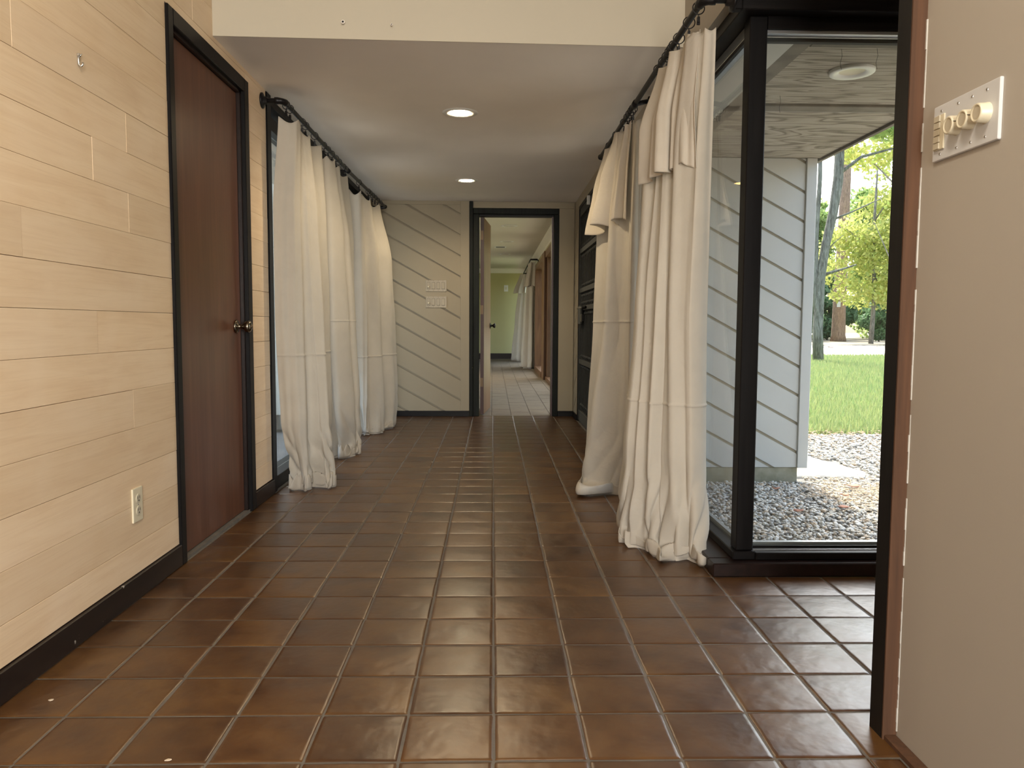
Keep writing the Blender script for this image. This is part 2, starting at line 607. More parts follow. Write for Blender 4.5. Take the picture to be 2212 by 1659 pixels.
def struct(name, mb=None, mat=None, parent=None, loc=(0, 0, 0), **kw):
    if mb is None:
        o = bpy.data.objects.new(name, None)
        COL.objects.link(o)
        o.location = loc
    else:
        o = obj(name, mb, mat, parent, **kw)
    if parent is None:
        o['kind'] = 'structure'
    return o

def bx(*a):
    return MB().box(*a)

def clip(poly, a, b, c):
    """keep a*u+b*v+c >= 0"""
    out = []
    for i in range(len(poly)):
        p, q = poly[i], poly[(i + 1) % len(poly)]
        dp = a * p[0] + b * p[1] + c
        dq = a * q[0] + b * q[1] + c
        if dp >= 0:
            out.append(p)
        if (dp > 0 and dq < 0) or (dp < 0 and dq > 0):
            t = dp / (dp - dq)
            out.append((p[0] + (q[0] - p[0]) * t, p[1] + (q[1] - p[1]) * t))
    return out

def diagonal_boards(parent, u0, u1, v0, v1, pitch, slope, gap, phase, to3, d0, d1, mat, name='siding_board'):
    """boards between parallel lines v = slope*u + phase + k*pitch, clipped to the panel"""
    k0 = int(math.floor((v0 - phase - max(slope * u0, slope * u1)) / pitch)) - 1
    k1 = int(math.ceil((v1 - phase - min(slope * u0, slope * u1)) / pitch)) + 1
    for k in range(k0, k1):
        lo, hi = phase + k * pitch + gap / 2, phase + (k + 1) * pitch - gap / 2
        p = [(u0, v0), (u1, v0), (u1, v1), (u0, v1)]
        p = clip(p, -slope, 1, -lo)
        p = clip(p, slope, -1, hi) if p else p
        if len(p) < 3:
            continue
        area = abs(sum(p[i][0] * p[(i + 1) % len(p)][1] - p[(i + 1) % len(p)][0] * p[i][1] for i in range(len(p)))) / 2
        if area < 2e-4:
            continue
        obj(name, MB().prism(p, to3, d0, d1), mat, parent)

# ------------------------------------------------------------------ key dimensions
XL, XR, XF = -1.203, 0.82, 0.915      # left wall, hall right wall, entrance right wall
YH, YE = 3.481, 7.93                  # header face, end wall
ZC = 2.155                            # hall ceiling
T = 0.2032                            # tile pitch
TX0, TY0 = 0.0039, 1.6123

# ------------------------------------------------------------------ floors
floor = struct('floor', bx(-1.35, 0.90, -3.6, 8.06, -0.16, -0.002).box(0.90, 2.45, 1.6, 2.88, -0.16, -0.002), M['grout'])
foff = wloc(floor)
tile_meshes = []
for k in range(8):
    rr = random.Random(k)
    h = T / 2 - 0.0031
    xs = [-h, -h + 0.0025, -h + 0.009, 0.0, h - 0.009, h - 0.0025, h]
    n = len(xs)
    vs, fs = [], []
    tilt = (rr.uniform(-0.004, 0.004), rr.uniform(-0.004, 0.004))
    for j, y in enumerate(xs):
        for i, x in enumerate(xs):
            edge = i in (0, n - 1) or j in (0, n - 1)
            wob = rr.uniform(-0.0012, 0.0012)
            z = -0.0018 if edge else (-0.0002 + rr.uniform(-0.0003, 0.0003) if (i in (1, n - 2) or j in (1, n - 2)) else rr.uniform(0.0001, 0.0004))
            z += tilt[0] * x + tilt[1] * y
            vs.append((x + (wob if i in (0, n - 1) else 0), y + (wob if j in (0, n - 1) else 0), z))
    for j in range(n - 1):
        for i in range(n - 1):
            fs.append((j * n + i, j * n + i + 1, (j + 1) * n + i + 1, (j + 1) * n + i))
    tile_meshes.append(mesh_from('tile', vs, fs, M['tile'], True))

cells = []
for r in range(-3, 32):
    y0, y1 = TY0 + r * T, TY0 + (r + 1) * T
    for c in range(-6, 12):
        x0, x1 = TX0 + c * T, TX0 + (c + 1) * T
        xmin = XL + 0.005
        if y1 <= 1.70:
            xmax = 0.884
        elif y0 < 2.78:
            xmax = 2.3
        else:
            xmax = 0.90 if y0 < 5.5 else 0.82
        if y0 > 2.8 and y0 < 5.5:
            xmax = 0.84
        a, b = max(x0, xmin), min(x1, xmax)
        c0, c1 = y0, min(y1, 7.975)
        if 2.63 < y0 < 2.80 and x0 > 0.8:
            c1 = min(c1, 2.826)
        if b - a < 0.02 or c1 - c0 < 0.02:
            continue
        cells.append((y0, a, b, c0, c1))
far_mb = MB()
cnt = 0
for (_, a, b, c0, c1) in sorted(cells):
    sx, sy = (b - a) / T, (c1 - c0) / T
    cx, cy = (a + b) / 2, (c0 + c1) / 2
    me = random.choice(tile_meshes)
    if cnt < 300 and c0 > 1.0:
        o = bpy.data.objects.new('tile', me)
        COL.objects.link(o)
        o.parent = floor
        o.location = (cx - foff.x + random.uniform(-.0008, .0008), cy - foff.y + random.uniform(-.0008, .0008), -foff.z)
        o.scale = (sx, sy, 1)
        if sx > 0.97 and sy > 0.97:
            o.rotation_euler = (0, 0, random.choice((0, PI / 2, PI, -PI / 2)) + random.uniform(-.003, .003))
        cnt += 1
    else:
        far_mb.add([(cx + v.co.x * sx, cy + v.co.y * sy, v.co.z) for v in me.vertices], [tuple(p.vertices) for p in me.polygons])
obj('distant_tile', far_mb, M['tile'], floor, smooth=True, kind='stuff')

floor2 = struct('floor', bx(-3.2, 1.3, 8.06, 21.6, -0.16, -0.004), M['grout'])
TW, TL = 0.2032, 0.508
far_mb = MB()
c = 0
for ci in range(-7, 6):
    x0 = TX0 + ci * TW - 0.02
    for ri in range(-1, 28):
        y0 = 8.06 + ri * TL + (TL * 0.5 if ci % 2 else 0.0)
        y1 = min(y0 + TL, 21.4)
        y0 = max(y0, 7.985)
        if y1 - y0 < 0.03:
            continue
        b = MB().box(x0 + .003, x0 + TW - .003, y0 + .003, y1 - .003, -0.02, random.uniform(-0.0005, 0.0012))
        if ci >= -2 and y0 < 14:
            obj('tile', b, M['grey_tile'], floor2, bevel=0.002)
        else:
            far_mb.add(b.v, b.f)
obj('distant_tile', far_mb, M['grey_tile'], floor2, kind='stuff')

# ------------------------------------------------------------------ left wall of maple planks
wl = struct('wall_left', bx(-1.36, XL - 0.0135, -3.6, 2.99, 0, 2.78).box(-1.36, XL - 0.0135, 3.92, 4.26, 0, 2.15).box(-1.36, XL - 0.0135, 2.99, 4.26, 2.09, 2.78), M['raw_wood'])
ZP = [0.084] + [0.189 + 0.1298 * k for k in range(0, 21)]
known = {10: 2.423, 11: 2.648, 9: 2.648, 8: 2.051, 6: 2.418, 12: 2.042, 4: 2.64}
for i in range(len(ZP) - 1):
    z0, z1 = ZP[i], min(ZP[i + 1], 2.78)
    spans = [(0.5, 4.255)]
    if z1 < 2.10:
        spans = [(0.5, 2.985), (3.928, 4.255)]
    elif z0 < 2.10:
        spans = [(0.5, 2.985), (2.985, 3.928), (3.928, 4.255)]
    for a, b in spans:
        cuts = [a]
        if b - a > 0.6:
            y = known.get(i, random.choice((1.0, 1.2, 1.3, 3.3)) + random.uniform(-0.2, 0.2))
            k = y
            while k > a + 0.25:
                cuts.append(k)
                k -= 1.83
            if i not in known:
                k = y + 1.83
                while k < b - 0.3:
                    cuts.append(k)
                    k += 1.83
        cuts = sorted(c_ for c_ in cuts if c_ < b - 0.2) + [b]
        for j in range(len(cuts) - 1):
            lo = max(z0, 2.102) if (a, b) == (2.985, 3.928) else z0
            g = random.choice((0.0004, 0.0006, 0.0012))
            top = ZC if False else z1
            obj('plank', bx(XL - 0.013, XL + random.uniform(-0.0006, 0.0004), cuts[j] + 0.0004, cuts[j + 1] - 0.0004, lo + g / 2, top - g), M['maple'], wl, bevel=0.0005)
bl = struct('baseboard_left', bx(XL - 0.012, XL + 0.012, 0.4, 2.985, 0.002, 0.082).box(XL - 0.012, XL + 0.012, 3.93, 4.27, 0.002, 0.08), M['scuffed_base'], bevel=0.002)

# ------------------------------------------------------------------ left door
door = struct('door_1', loc=(XL, 3.44, 0))
obj('slab', bx(-1.262, -1.225, 3.045, 3.842, 0.012, 2.022), M['mahogany'], door, bevel=0.002)
obj('casing', bx(-1.30, XL + 0.012, 2.985, 3.032, 0.0, 2.098), M['black_wood'], door, bevel=0.003)
obj('casing', bx(-1.30, XL + 0.012, 3.868, 3.930, 0.0, 2.098), M['black_wood'], door, bevel=0.003)
obj('head_casing', bx(-1.30, XL + 0.0125, 3.032, 3.868, 2.036, 2.098), M['black_wood'], door, bevel=0.003)
obj('door_stop', bx(-1.30, XL - 0.006, 3.032, 3.041, 0.0, 2.036), M['black_wood'], door)
obj('door_stop', bx(-1.30, XL - 0.006, 3.846, 3.868, 0.0, 2.036), M['brown_base'], door)
obj('door_stop', bx(-1.30, XL - 0.006, 3.032, 3.868, 2.024, 2.036), M['brown_base'], door)
obj('threshold', bx(-1.32, XL - 0.002, 3.032, 3.868, -0.003, 0.009), M['grout'], door)
kb = obj('door_knob', MB().lathe((-1.225, 3.772, 0.916), (1, 0, 0), [(0, 0.001), (0, 0.031), (0.004, 0.033), (0.009, 0.028), (0.011, 0.014), (0.020, 0.011), (0.034, 0.011), (0.040, 0.019), (0.048, 0.026), (0.058, 0.029), (0.068, 0.026), (0.074, 0.016), (0.075, 0.001)], 28), M['pewter'], door, smooth=True)
obj('keyhole_button', MB().lathe((-1.151, 3.772, 0.916), (1, 0, 0), [(0, 0.009), (0.004, 0.008), (0.005, 0.001)], 14), M['brass'], kb, smooth=True)
# solid room behind the door so that nothing leaks through
struct('wall_closet', bx(-1.40, -1.33, 2.9, 4.0, 0, 2.2), M['dark'])

# ------------------------------------------------------------------ ceilings, header, entrance room shell
struct('ceiling', bx(-1.34, 0.84, YH + 0.02, 8.0, ZC, ZC + 0.06), M['ceiling'])
struct('wall_header', MB().prism([(XL, YH), (0.845, YH + 0.062), (0.845, YH + 0.2), (XL, YH + 0.14)], lambda u, v, d: (u, v, d), ZC + 0.0012, 2.82), M['header'])
struct('ceiling', bx(-1.4, 2.5, -3.7, 3.7, 2.80, 2.9), M['offwhite'])
struct('wall_court', bx(-1.36, -1.30, 4.26, 8.0, 2.155, 2.4), M['white_siding'])
wr = struct('wall_right', bx(XF, 1.06, -3.6, 1.700, 0.0, 2.8), M['drywall_tan'])
wb = struct('wall_back', bx(-1.36, -1.2, -3.72, -3.6, 0, 2.8).box(0.9, 1.06, -3.72, -3.6, 0, 2.8).box(-1.2, 0.9, -3.72, -3.6, 0, 0.7).box(-1.2, 0.9, -3.72, -3.6, 2.62, 2.8), M['drywall_tan'])
struct('wall_alcove', bx(2.36, 2.5, 1.6, 2.95, 0, 2.8).box(1.06, 2.5, 1.6, 1.70, 0, 2.8), M['drywall_tan'])
# jamb at the end of the right wall
jamb = struct('trim_1', bx(0.883, 1.06, 1.6905, 1.748, -0.002, 2.8), M['black_wood'], bevel=0.002)
je = obj('raw_edge', bx(0.8832, XF + 0.003, 1.686, 1.6905, 0.0, 2.8), M['raw_wood'], jamb)
ragged = MB()
z = 0.02
while z < 2.75:
    dz = random.uniform(0.008, 0.05)
    wv = random.uniform(0.0, 0.0022)
    if random.random() < 0.8:
        ragged.box(XF - 0.001 - wv, XF + 0.004, 1.6825, 1.6862, z, z + dz)
    z += dz
pl = obj('torn_plaster', ragged, M['plaster'], jamb, kind='stuff')
struct('baseboard_right', bx(0.887, XF, -0.5, 1.688, -0.003, 0.011), M['raw_wood'], bevel=0.002)

# ------------------------------------------------------------------ right window walls
# upper wall and beams over the glass
struct('wall_upper', bx(0.84, 0.97, 2.86, 5.5, 2.092, 2.8).box(0.97, 2.4, 2.9, 3.0, 2.092, 2.8), M['drywall_tan'])
struct('trim_2', bx(0.872, 0.99, 2.84, 5.52, 2.043, 2.0915), M['black_wood_h'], bevel=0.003)
struct('trim_3', bx(0.873, 2.36, 2.826, 2.985, 2.0425, 2.56).box(0.835, 0.873, 2.826, 2.86, 2.0425, 2.56), M['black_wood_h'], bevel=0.003)

w2 = struct('window_2', loc=(0.95, 4.2, 0))
obj('curb', bx(0.82, 0.93, 2.90, 5.50, 0.0005, 0.052), M['brown_base'], w2, bevel=0.004)
obj('bottom_rail', bx(0.905, 0.99, 2.87, 5.50, 0.0525, 0.084), M['black_wood_h'], w2, bevel=0.003)
obj('corner_post', bx(0.920, 0.985, 2.885, 2.952, 0.0845, 2.042), M['black_wood'], w2, bevel=0.003)
obj('mullion', bx(0.922, 0.985, 4.27, 4.33, 0.0845, 2.042), M['black_wood'], w2, bevel=0.003)
obj('end_jamb', bx(0.84, 0.985, 5.44, 5.50, 0.053, 2.042), M['black_wood'], w2, bevel=0.003)
for a, b in ((2.953, 4.269), (4.331, 5.439)):
    obj('pane', bx(0.951, 0.957, a, b, 0.0845, 2.0), M['glass'], w2)
    obj('head_rail', bx(0.935, 0.985, a, b, 2.0005, 2.042), M['alu'], w2, bevel=0.002)
    obj('glazing_strip', bx(0.959, 0.975, a, b, 0.0845, 0.098), M['alu'], w2)
    obj('glazing_strip', bx(0.936, 0.949, a, b, 1.985, 2.0), M['black_wood_h'], w2)

w3 = struct('window_3', loc=(1.66, 2.9, 0))
obj('curb', bx(0.818, 2.36, 2.826, 2.899, 0.0005, 0.0515), M['brown_base'], w3, bevel=0.004)
obj('bottom_rail', bx(0.991, 2.36, 2.866, 2.90, 0.052, 0.080), M['black_wood_h'], w3, bevel=0.003)
obj('sill_strip', bx(0.991, 2.36, 2.9005, 2.945, 0.052, 0.0835), M['alu'], w3, bevel=0.001)
obj('glazing_strip', bx(0.986, 2.3, 2.921, 2.929, 0.084, 0.092), M['black_wood_h'], w3)
obj('glazing_strip', bx(0.986, 2.3, 2.942, 2.965, 0.084, 0.101), M['alu'], w3)
obj('pane', bx(0.986, 2.3, 2.9305, 2.9365, 0.0845, 1.986), M['glass'], w3)
obj('head_strip', bx(0.986, 2.3, 2.885, 2.925, 1.998, 2.042), M['black_wood_h'], w3)
obj('head_strip', bx(0.986, 2.3, 2.8951, 2.928, 1.986, 1.9975), M['alu'], w3)
obj('head_strip', bx(0.986, 2.3, 2.938, 2.96, 1.972, 1.986), M['dark'], w3)
obj('side_jamb', bx(2.3, 2.36, 2.885, 2.952, 0.0845, 2.042), M['black_wood'], w3, bevel=0.003)

# ------------------------------------------------------------------ end wall with diagonal boards
A_SL = -0.561
we = struct('wall_end', bx(-1.34, -0.205, YE + 0.0065, 8.06, 0, 2.2).box(-0.205, 0.655, YE + 0.0065, 8.06, 2.085, 2.2).box(0.655, 1.0, YE + 0.0065, 8.06, 0, 2.2), M['cream'])
to_end = lambda u, v, d: (u, YE + d, v)
diagonal_boards(we, -1.20, -0.3285, 0.056, 2.117, 0.2065, A_SL, 0.021, 0.6005, to_end, -0.0125, 0.0065, M['cream'], 'diagonal_board')
obj('edge_board', bx(-0.328, -0.2405, YE - 0.0135, YE + 0.0065, 0.056, 2.155), M['cream'], we, bevel=0.001)
obj('top_board', bx(-1.20, -0.3285, YE - 0.0135, YE + 0.0065, 2.118, 2.155), M['cream'], we, bevel=0.001)
obj('side_board', bx(0.659, 0.812, YE - 0.006, YE + 0.0065, 0.056, 2.088), M['cream'], we, bevel=0.001)
obj('head_board', bx(-0.2, 0.812, YE - 0.007, YE + 0.0065, 2.089, 2.147), M['cream'], we, bevel=0.001)
struct('baseboard_end', bx(-1.2, -0.241, YE - 0.022, YE + 0.004, 0.0005, 0.056).box(0.659, 0.812, YE - 0.014, YE + 0.004, 0.0005, 0.056), M['black_wood_h'], bevel=0.001)

d2 = struct('door_2', loc=(0.2, 8.0, 0))
obj('post', bx(-0.240, -0.2035, YE - 0.02, 8.06, 0.0, 2.154), M['frame_green'], d2, bevel=0.002)
obj('casing', bx(-0.203, -0.142, YE - 0.012, 8.07, 0.0, 2.03), M['frame_green'], d2, bevel=0.004)
obj('casing', bx(0.606, 0.658, YE - 0.012, 8.07, 0.0, 2.03), M['frame_green'], d2, bevel=0.004)
obj('jamb_liner', bx(0.590, 0.6055, 7.98, 8.07, 0.0, 2.02), M['red_edge'], d2)
obj('head_casing', bx(-0.203, 0.658, YE - 0.0125, 8.07, 2.031, 2.088), M['frame_green'], d2, bevel=0.004)
obj('head_stop', bx(-0.142, 0.606, 7.97, 8.07, 2.014, 2.0305), M['black_wood_h'], d2)
# door leaf swung open into the far room
leaf_ang = math.radians(5.5)
def leafp(u, t, z):      # u along the leaf from the hinge, t thickness
    hx, hy = -0.094, 8.005
    return (hx + math.sin(leaf_ang) * u + math.cos(leaf_ang) * t, hy + math.cos(leaf_ang) * u - math.sin(leaf_ang) * t, z)
def leaf_box(u0, u1, t0, t1, z0, z1):
    m = MB()
    vs = [leafp(u, t, z) for z in (z0, z1) for (u, t) in ((u0, t0), (u1, t0), (u1, t1), (u0, t1))]
    return m.add(vs, [(0, 3, 2, 1), (4, 5, 6, 7), (0, 1, 5, 4), (1, 2, 6, 5), (2, 3, 7, 6), (3, 0, 4, 7)])
obj('leaf', leaf_box(0, 0.675, -0.036, 0, 0.012, 2.008), M['oak'], d2, bevel=0.001)
obj('leaf_edge', leaf_box(-0.003, -0.0002, -0.036, -0.001, 0.012, 2.008), M['red_edge'], d2)
for hz in (0.34, 1.08, 1.83):
    obj('hinge', leaf_box(-0.006, -0.0032, -0.035, -0.008, hz - 0.045, hz + 0.045), M['brass'], d2)
kp = leafp(0.615, 0.0, 0.918)
obj('door_knob', MB().lathe(kp, (math.cos(leaf_ang), -math.sin(leaf_ang), 0), [(0, 0.001), (0, 0.031), (0.006, 0.031), (0.009, 0.013), (0.03, 0.011), (0.036, 0.02), (0.046, 0.027), (0.058, 0.025), (0.063, 0.001)], 20), M['black_metal'], d2, smooth=True)

# ------------------------------------------------------------------ right wall beyond the window, with the gated door
wr2 = struct('wall_right', bx(XR + 0.012, 0.98, 5.50, 5.935, 0, 2.3).box(XR + 0.012, 0.98, 7.615, 8.06, 0, 2.3).box(XR + 0.012, 0.98, 5.935, 7.615, 2.06, 2.3), M['cream'])
to_r = lambda u, v, d: (XR + d, u, v)
diagonal_boards(wr2, 5.545, 5.90, 0.055, 2.15, 0.2065, A_SL, 0.014, 0.19, to_r, 0.0, 0.012, M['cream'], 'diagonal_board')
diagonal_boards(wr2, 7.64, 7.915, 0.055, 2.15, 0.2065, A_SL, 0.014, 0.19, to_r, 0.0, 0.012, M['cream'], 'diagonal_board')
obj('edge_board', bx(XR - 0.002, XR + 0.012, 5.901, 5.932, 0.055, 2.15), M['cream'], wr2)
obj('edge_board', bx(XR - 0.002, XR + 0.012, 5.502, 5.544, 0.055, 2.15), M['cream'], wr2)
obj('edge_board', bx(XR - 0.002, XR + 0.012, 7.616, 7.639, 0.055, 2.15), M['cream'], wr2)
obj('top_board', bx(XR, XR + 0.012, 5.934, 7.614, 2.062, 2.154), M['cream'], wr2)
struct('baseboard_hall', bx(XR - 0.008, XR + 0.012, 7.62, 7.915, 0.0005, 0.055).box(XR - 0.008, XR + 0.012, 5.505, 5.93, 0.0005, 0.055), M['black_wood_h'])
d3 = struct('door_3', loc=(0.88, 6.78, 0))
obj('slab', bx(0.885, 0.925, 5.98, 6.775, 0.01, 2.03), M['dark_door'], d3)
obj('slab', bx(0.885, 0.925, 6.779, 7.57, 0.01, 2.03), M['dark_door'], d3)
obj('jamb', bx(0.822, 0.98, 5.937, 5.975, 0.0, 2.06), M['black_wood'], d3)
obj('jamb', bx(0.822, 0.98, 7.575, 7.613, 0.0, 2.06), M['black_wood'], d3)
obj('head_jamb', bx(0.822, 0.98, 5.976, 7.574, 2.032, 2.06), M['black_wood'], d3)

gate = thing('security_gate', (0.845, 6.775, 0.0), 'black iron security gate of vertical bars over the dark door beside the far doorway', 'gate')
GY0, GY1 = 5.978, 7.572
obj('stile', bx(0.828, 0.858, GY0, GY0 + 0.035, 0.015, 2.03), M['gate_iron'], gate, bevel=0.002)
obj('stile', bx(0.828, 0.858, GY1 - 0.035, GY1, 0.015, 2.03), M['gate_iron'], gate, bevel=0.002)
for z0, z1 in ((0.015, 0.118), (0.562, 0.607), (1.068, 1.108), (1.235, 1.277), (1.605, 1.65), (1.955, 2.03)):
    obj('rail', bx(0.826, 0.860, GY0 + 0.0355, GY1 - 0.0355, z0, z1), M['gate_iron'], gate, bevel=0.002)
nb = 14
for i in range(nb):
    y = GY0 + 0.035 + (i + 0.5) * (GY1 - GY0 - 0.07) / nb
    m = MB().box(0.842, 0.856, y - 0.007, y + 0.007, 0.02, 2.0)
    for zc in (0.118, 0.585, 1.088, 1.256, 1.628, 1.955):
        for sgn in (-1, 1):
            zz = zc + sgn * 0.05
            m.lathe((0.849, y, zz - 0.018), (0, 0, 1), [(0, 0.006), (0.01, 0.013), (0.018, 0.015), (0.026, 0.013), (0.036, 0.006)], 8)
    obj('bar', m, M['gate_iron'], gate)
lk = obj('lock_box', bx(0.806, 0.8255, 7.25, 7.47, 0.94, 1.11), M['gate_iron'], gate, bevel=0.003)
obj('slide_bolt', MB().tube([(0.815, 6.95, 1.09), (0.815, 7.55, 1.09)], 0.012, 10), M['black_metal'], gate, smooth=True)
obj('padlock', bx(0.80, 0.824, 7.10, 7.19, 0.96, 1.03), M['black_metal'], gate, bevel=0.004)
obj('strike_plate', bx(0.8175, 0.8215, 7.578, 7.60, 0.9, 1.12), M['brass'], d3)
sn = thing('door_sensor', (0.82, 6.78, 1.955), 'small white plastic sensor stuck on top of the iron gate', 'sensor')
obj('body', bx(0.798, 0.8255, 6.765, 6.795, 1.958, 2.035), M['white'], sn, bevel=0.004, seg=2)
obj('indicator', bx(0.7965, 0.798, 6.772, 6.776, 1.98, 2.0), M['dark'], sn)

# ------------------------------------------------------------------ left window
w1 = struct('window_1', loc=(-1.28, 5.9, 0))
obj('near_jamb', bx(-1.36, XL + 0.004, 4.27, 4.345, 0.0, 2.154), M['black_wood'], w1, bevel=0.003)
obj('far_jamb', bx(-1.36, XL + 0.004, 7.74, 7.80, 0.0, 2.154), M['black_wood'], w1, bevel=0.003)
obj('head', bx(-1.34, XL - 0.01, 4.346, 7.739, 2.112, 2.154), M['black_wood_h'], w1, bevel=0.002)
obj('transom_bar', bx(-1.32, -1.235, 4.346, 7.739, 2.0, 2.074), M['black_wood_h'], w1, bevel=0.002)
obj('bottom_rail', bx(-1.34, XL - 0.01, 4.346, 7.739, 0.0, 0.075), M['black_wood_h'], w1, bevel=0.002)
for y in (5.45, 6.60):
    obj('mullion', bx(-1.32, -1.22, y, y + 0.055, 0.0755, 1.9995), M['black_wood'], w1, bevel=0.002)
for a, b in ((4.346, 5.449), (5.506, 6.599), (6.656, 7.739)):
    obj('pane', bx(-1.285, -1.279, a, b, 0.076, 1.9995), M['glass'], w1)
    obj('upper_pane', bx(-1.285, -1.279, a, b, 2.0745, 2.1115), M['glass'], w1)
struct('wall_left', bx(-1.36, XL, 7.80, 8.06, 0, 2.2), M['cream'])

# ------------------------------------------------------------------ curtain pipes, rings
def pipe_rod(label, name, pts, r, fittings, flanges, extra=None):
    p0 = pts[len(pts) // 2]
    t = thing(name, (pts[1][0], pts[1][1], pts[1][2] - 0.02), label, 'curtain rod')
    # rounded run
    run = []
    P = [Vector(p) for p in pts]
    for i, p in enumerate(P):
        if i in (0, len(P) - 1):
            run.append(p)
        else:
            d0 = (P[i - 1] - p).normalized()
            d1 = (P[i + 1] - p).normalized()
            e = 0.022
            for k in range(5):
                s_ = k / 4
                run.append((p + d0 * e) * (1 - s_) ** 2 + p * 2 * s_ * (1 - s_) + (p + d1 * e) * s_ ** 2)
    obj('pipe', MB().tube(run, r, 14), M['iron'], t, smooth=True)
    for p, d in fittings:      # elbow sleeves
        p = Vector(p)
        m = MB()
        a, b = Vector(d[0]), Vector(d[1])
        pts_ = []
        for k in range(7):
            s_ = k / 6
            pts_.append((p + a * 0.045) * (1 - s_) ** 2 + p * 2 * s_ * (1 - s_) + (p + b * 0.045) * s_ ** 2)
        m.tube(pts_, [r * 1.42, r * 1.42, r * 1.3, r * 1.3, r * 1.3, r * 1.42, r * 1.42], 14)
        obj('elbow', m, M['iron'], t, smooth=True)
    for p, d in flanges:
        obj('flange', MB().lathe(p, d, [(0, 0.001), (0, 0.040), (0.007, 0.040), (0.010, 0.034), (0.013, 0.021), (0.028, 0.019), (0.030, 0.013)], 22), M['iron'], t, smooth=True)
    for e in extra or []:
        obj(e[0], e[1], M['iron'], t, smooth=True)
    return t

RX, RZ = 0.725, 2.062          # right rod
LX, LZ = -1.090, 2.070         # left rod
PR = 0.0125
pipe_rod('black iron pipe curtain rod along the right windows by the glass corner', 'curtain_rod',
         [(0.834, 2.80, RZ), (RX, 2.80, RZ), (RX, 5.44, RZ + 0.006), (0.822, 5.44, RZ + 0.006)], PR,
         [((RX, 2.80, RZ), ((1, 0, 0), (0, 1, 0))), ((RX, 5.44, RZ + 0.006), ((0, -1, 0), (1, 0, 0)))],
         [((0.8345, 2.80, RZ), (-1, 0, 0)), ((0.8205, 5.44, RZ + 0.006), (-1, 0, 0)), ((0.8395, 4.20, 2.112), (-1, 0, 0))],
         [('tee', MB().tube([(RX, 4.07, RZ), (RX, 4.13, RZ)], PR * 1.45, 14)),
          ('bracket_arm', MB().tube([(RX, 4.10, RZ), (RX + 0.05, 4.14, RZ + 0.022), (0.838, 4.20, 2.112)], PR * 0.95, 12))])
pipe_rod('black iron pipe curtain rod along the left window by the closet door', 'curtain_rod',
         [(XL + 0.003, 4.185, LZ + 0.012), (LX, 4.185, LZ + 0.012), (LX + 0.02, 5.9, LZ - 0.018), (LX + 0.06, 7.62, LZ - 0.028), (XL + 0.003, 7.62, LZ - 0.028)], PR,
         [((LX, 4.185, LZ + 0.012), ((-1, 0, 0), (0, 1, 0))), ((LX + 0.06, 7.62, LZ - 0.028), ((0, -1, 0), (-1, 0, 0)))],
         [((XL + 0.0012, 4.185, LZ + 0.012), (1, 0, 0)), ((XL + 0.0012, 7.62, LZ - 0.028), (1, 0, 0)), ((XL + 0.0012, 5.9, LZ - 0.018), (1, 0, 0))],
         [('tee', MB().tube([(LX + 0.019, 5.87, LZ - 0.018), (LX + 0.02, 5.93, LZ - 0.018)], PR * 1.45, 14)),
          ('bracket_arm', MB().tube([(LX + 0.02, 5.9, LZ - 0.018), (XL + 0.003, 5.9, LZ - 0.018)], PR * 0.95, 12))])

def ordinal(n):
    return ['first', 'second', 'third', 'fourth', 'fifth', 'sixth', 'seventh', 'eighth', 'ninth', 'tenth', 'eleventh', 'twelfth'][n]

def ring_proto():
    t = thing('curtain_ring', (0, 0, 0), 'x', 'curtain ring')
    t.rotation_euler = (0, 0, 0)
    obj('hoop', MB().torus((0, 0, -0.0075), (0, 1, 0), 0.0215, 0.0021, 22, 6), M['iron'], t, smooth=True)
    cl = MB().torus((0, 0, -0.0335), (1, 0, 0), 0.005, 0.0012, 10, 5)
    obj('eyelet', cl, M['iron'], t, smooth=True)
    obj('clip', MB().box(-0.0045, 0.0045, -0.006, 0.006, -0.058, -0.038).box(-0.006, 0.006, -0.002, 0.002, -0.066, -0.050), M['iron'], t, bevel=0.001)
    return t
RP = ring_proto()
def place_ring(x, y, z, tilt, label, group, first=[True]):
    if first[0]:
        r = RP
        first[0] = False
    else:
        r = RP.copy()
        COL.objects.link(r)
        for ch in RP.children:
            c = ch.copy()
            COL.objects.link(c)
            c.parent = r
    r.location = (x, y, z)
    r.rotation_euler = (0, 0, tilt)
    tag(r, label, 'curtain ring', group)
def rings(side, panel, ys, rodfn):
    for i, y in enumerate(ys):
        x, z = rodfn(y)
        place_ring(x, y, z, random.uniform(-0.35, 0.35), 'black clip ring, %s from the camera end, holding %s' % (ordinal(i), panel), 'clip rings on ' + panel)
rf = lambda y: (RX, RZ)
def lf(y):
    t = (y - 4.185) / 1.715
    if t <= 1:
        return LX + 0.02 * t, LZ + 0.012 - 0.03 * t
    t = (y - 5.9) / 1.72
    return LX + 0.02 + 0.04 * t, LZ - 0.018 - 0.01 * t
rings('right', 'the nearest right curtain', [2.855, 2.99, 3.15, 3.235, 3.27, 3.315, 3.36, 3.43, 3.53], rf)
rings('right', 'the second right curtain', [4.155, 4.205, 4.26, 4.33, 4.44, 4.72, 5.0], rf)
rings('left', 'the nearest left curtain', [4.235, 4.31, 4.56, 4.64, 4.86], lf)
rings('left', 'the middle left curtain', [5.10, 5.21, 5.33, 5.46, 5.56, 5.72, 5.80], lf)
rings('left', 'the farthest left curtain', [6.30, 6.70, 6.78, 6.9, 7.02, 7.16, 7.30], lf)

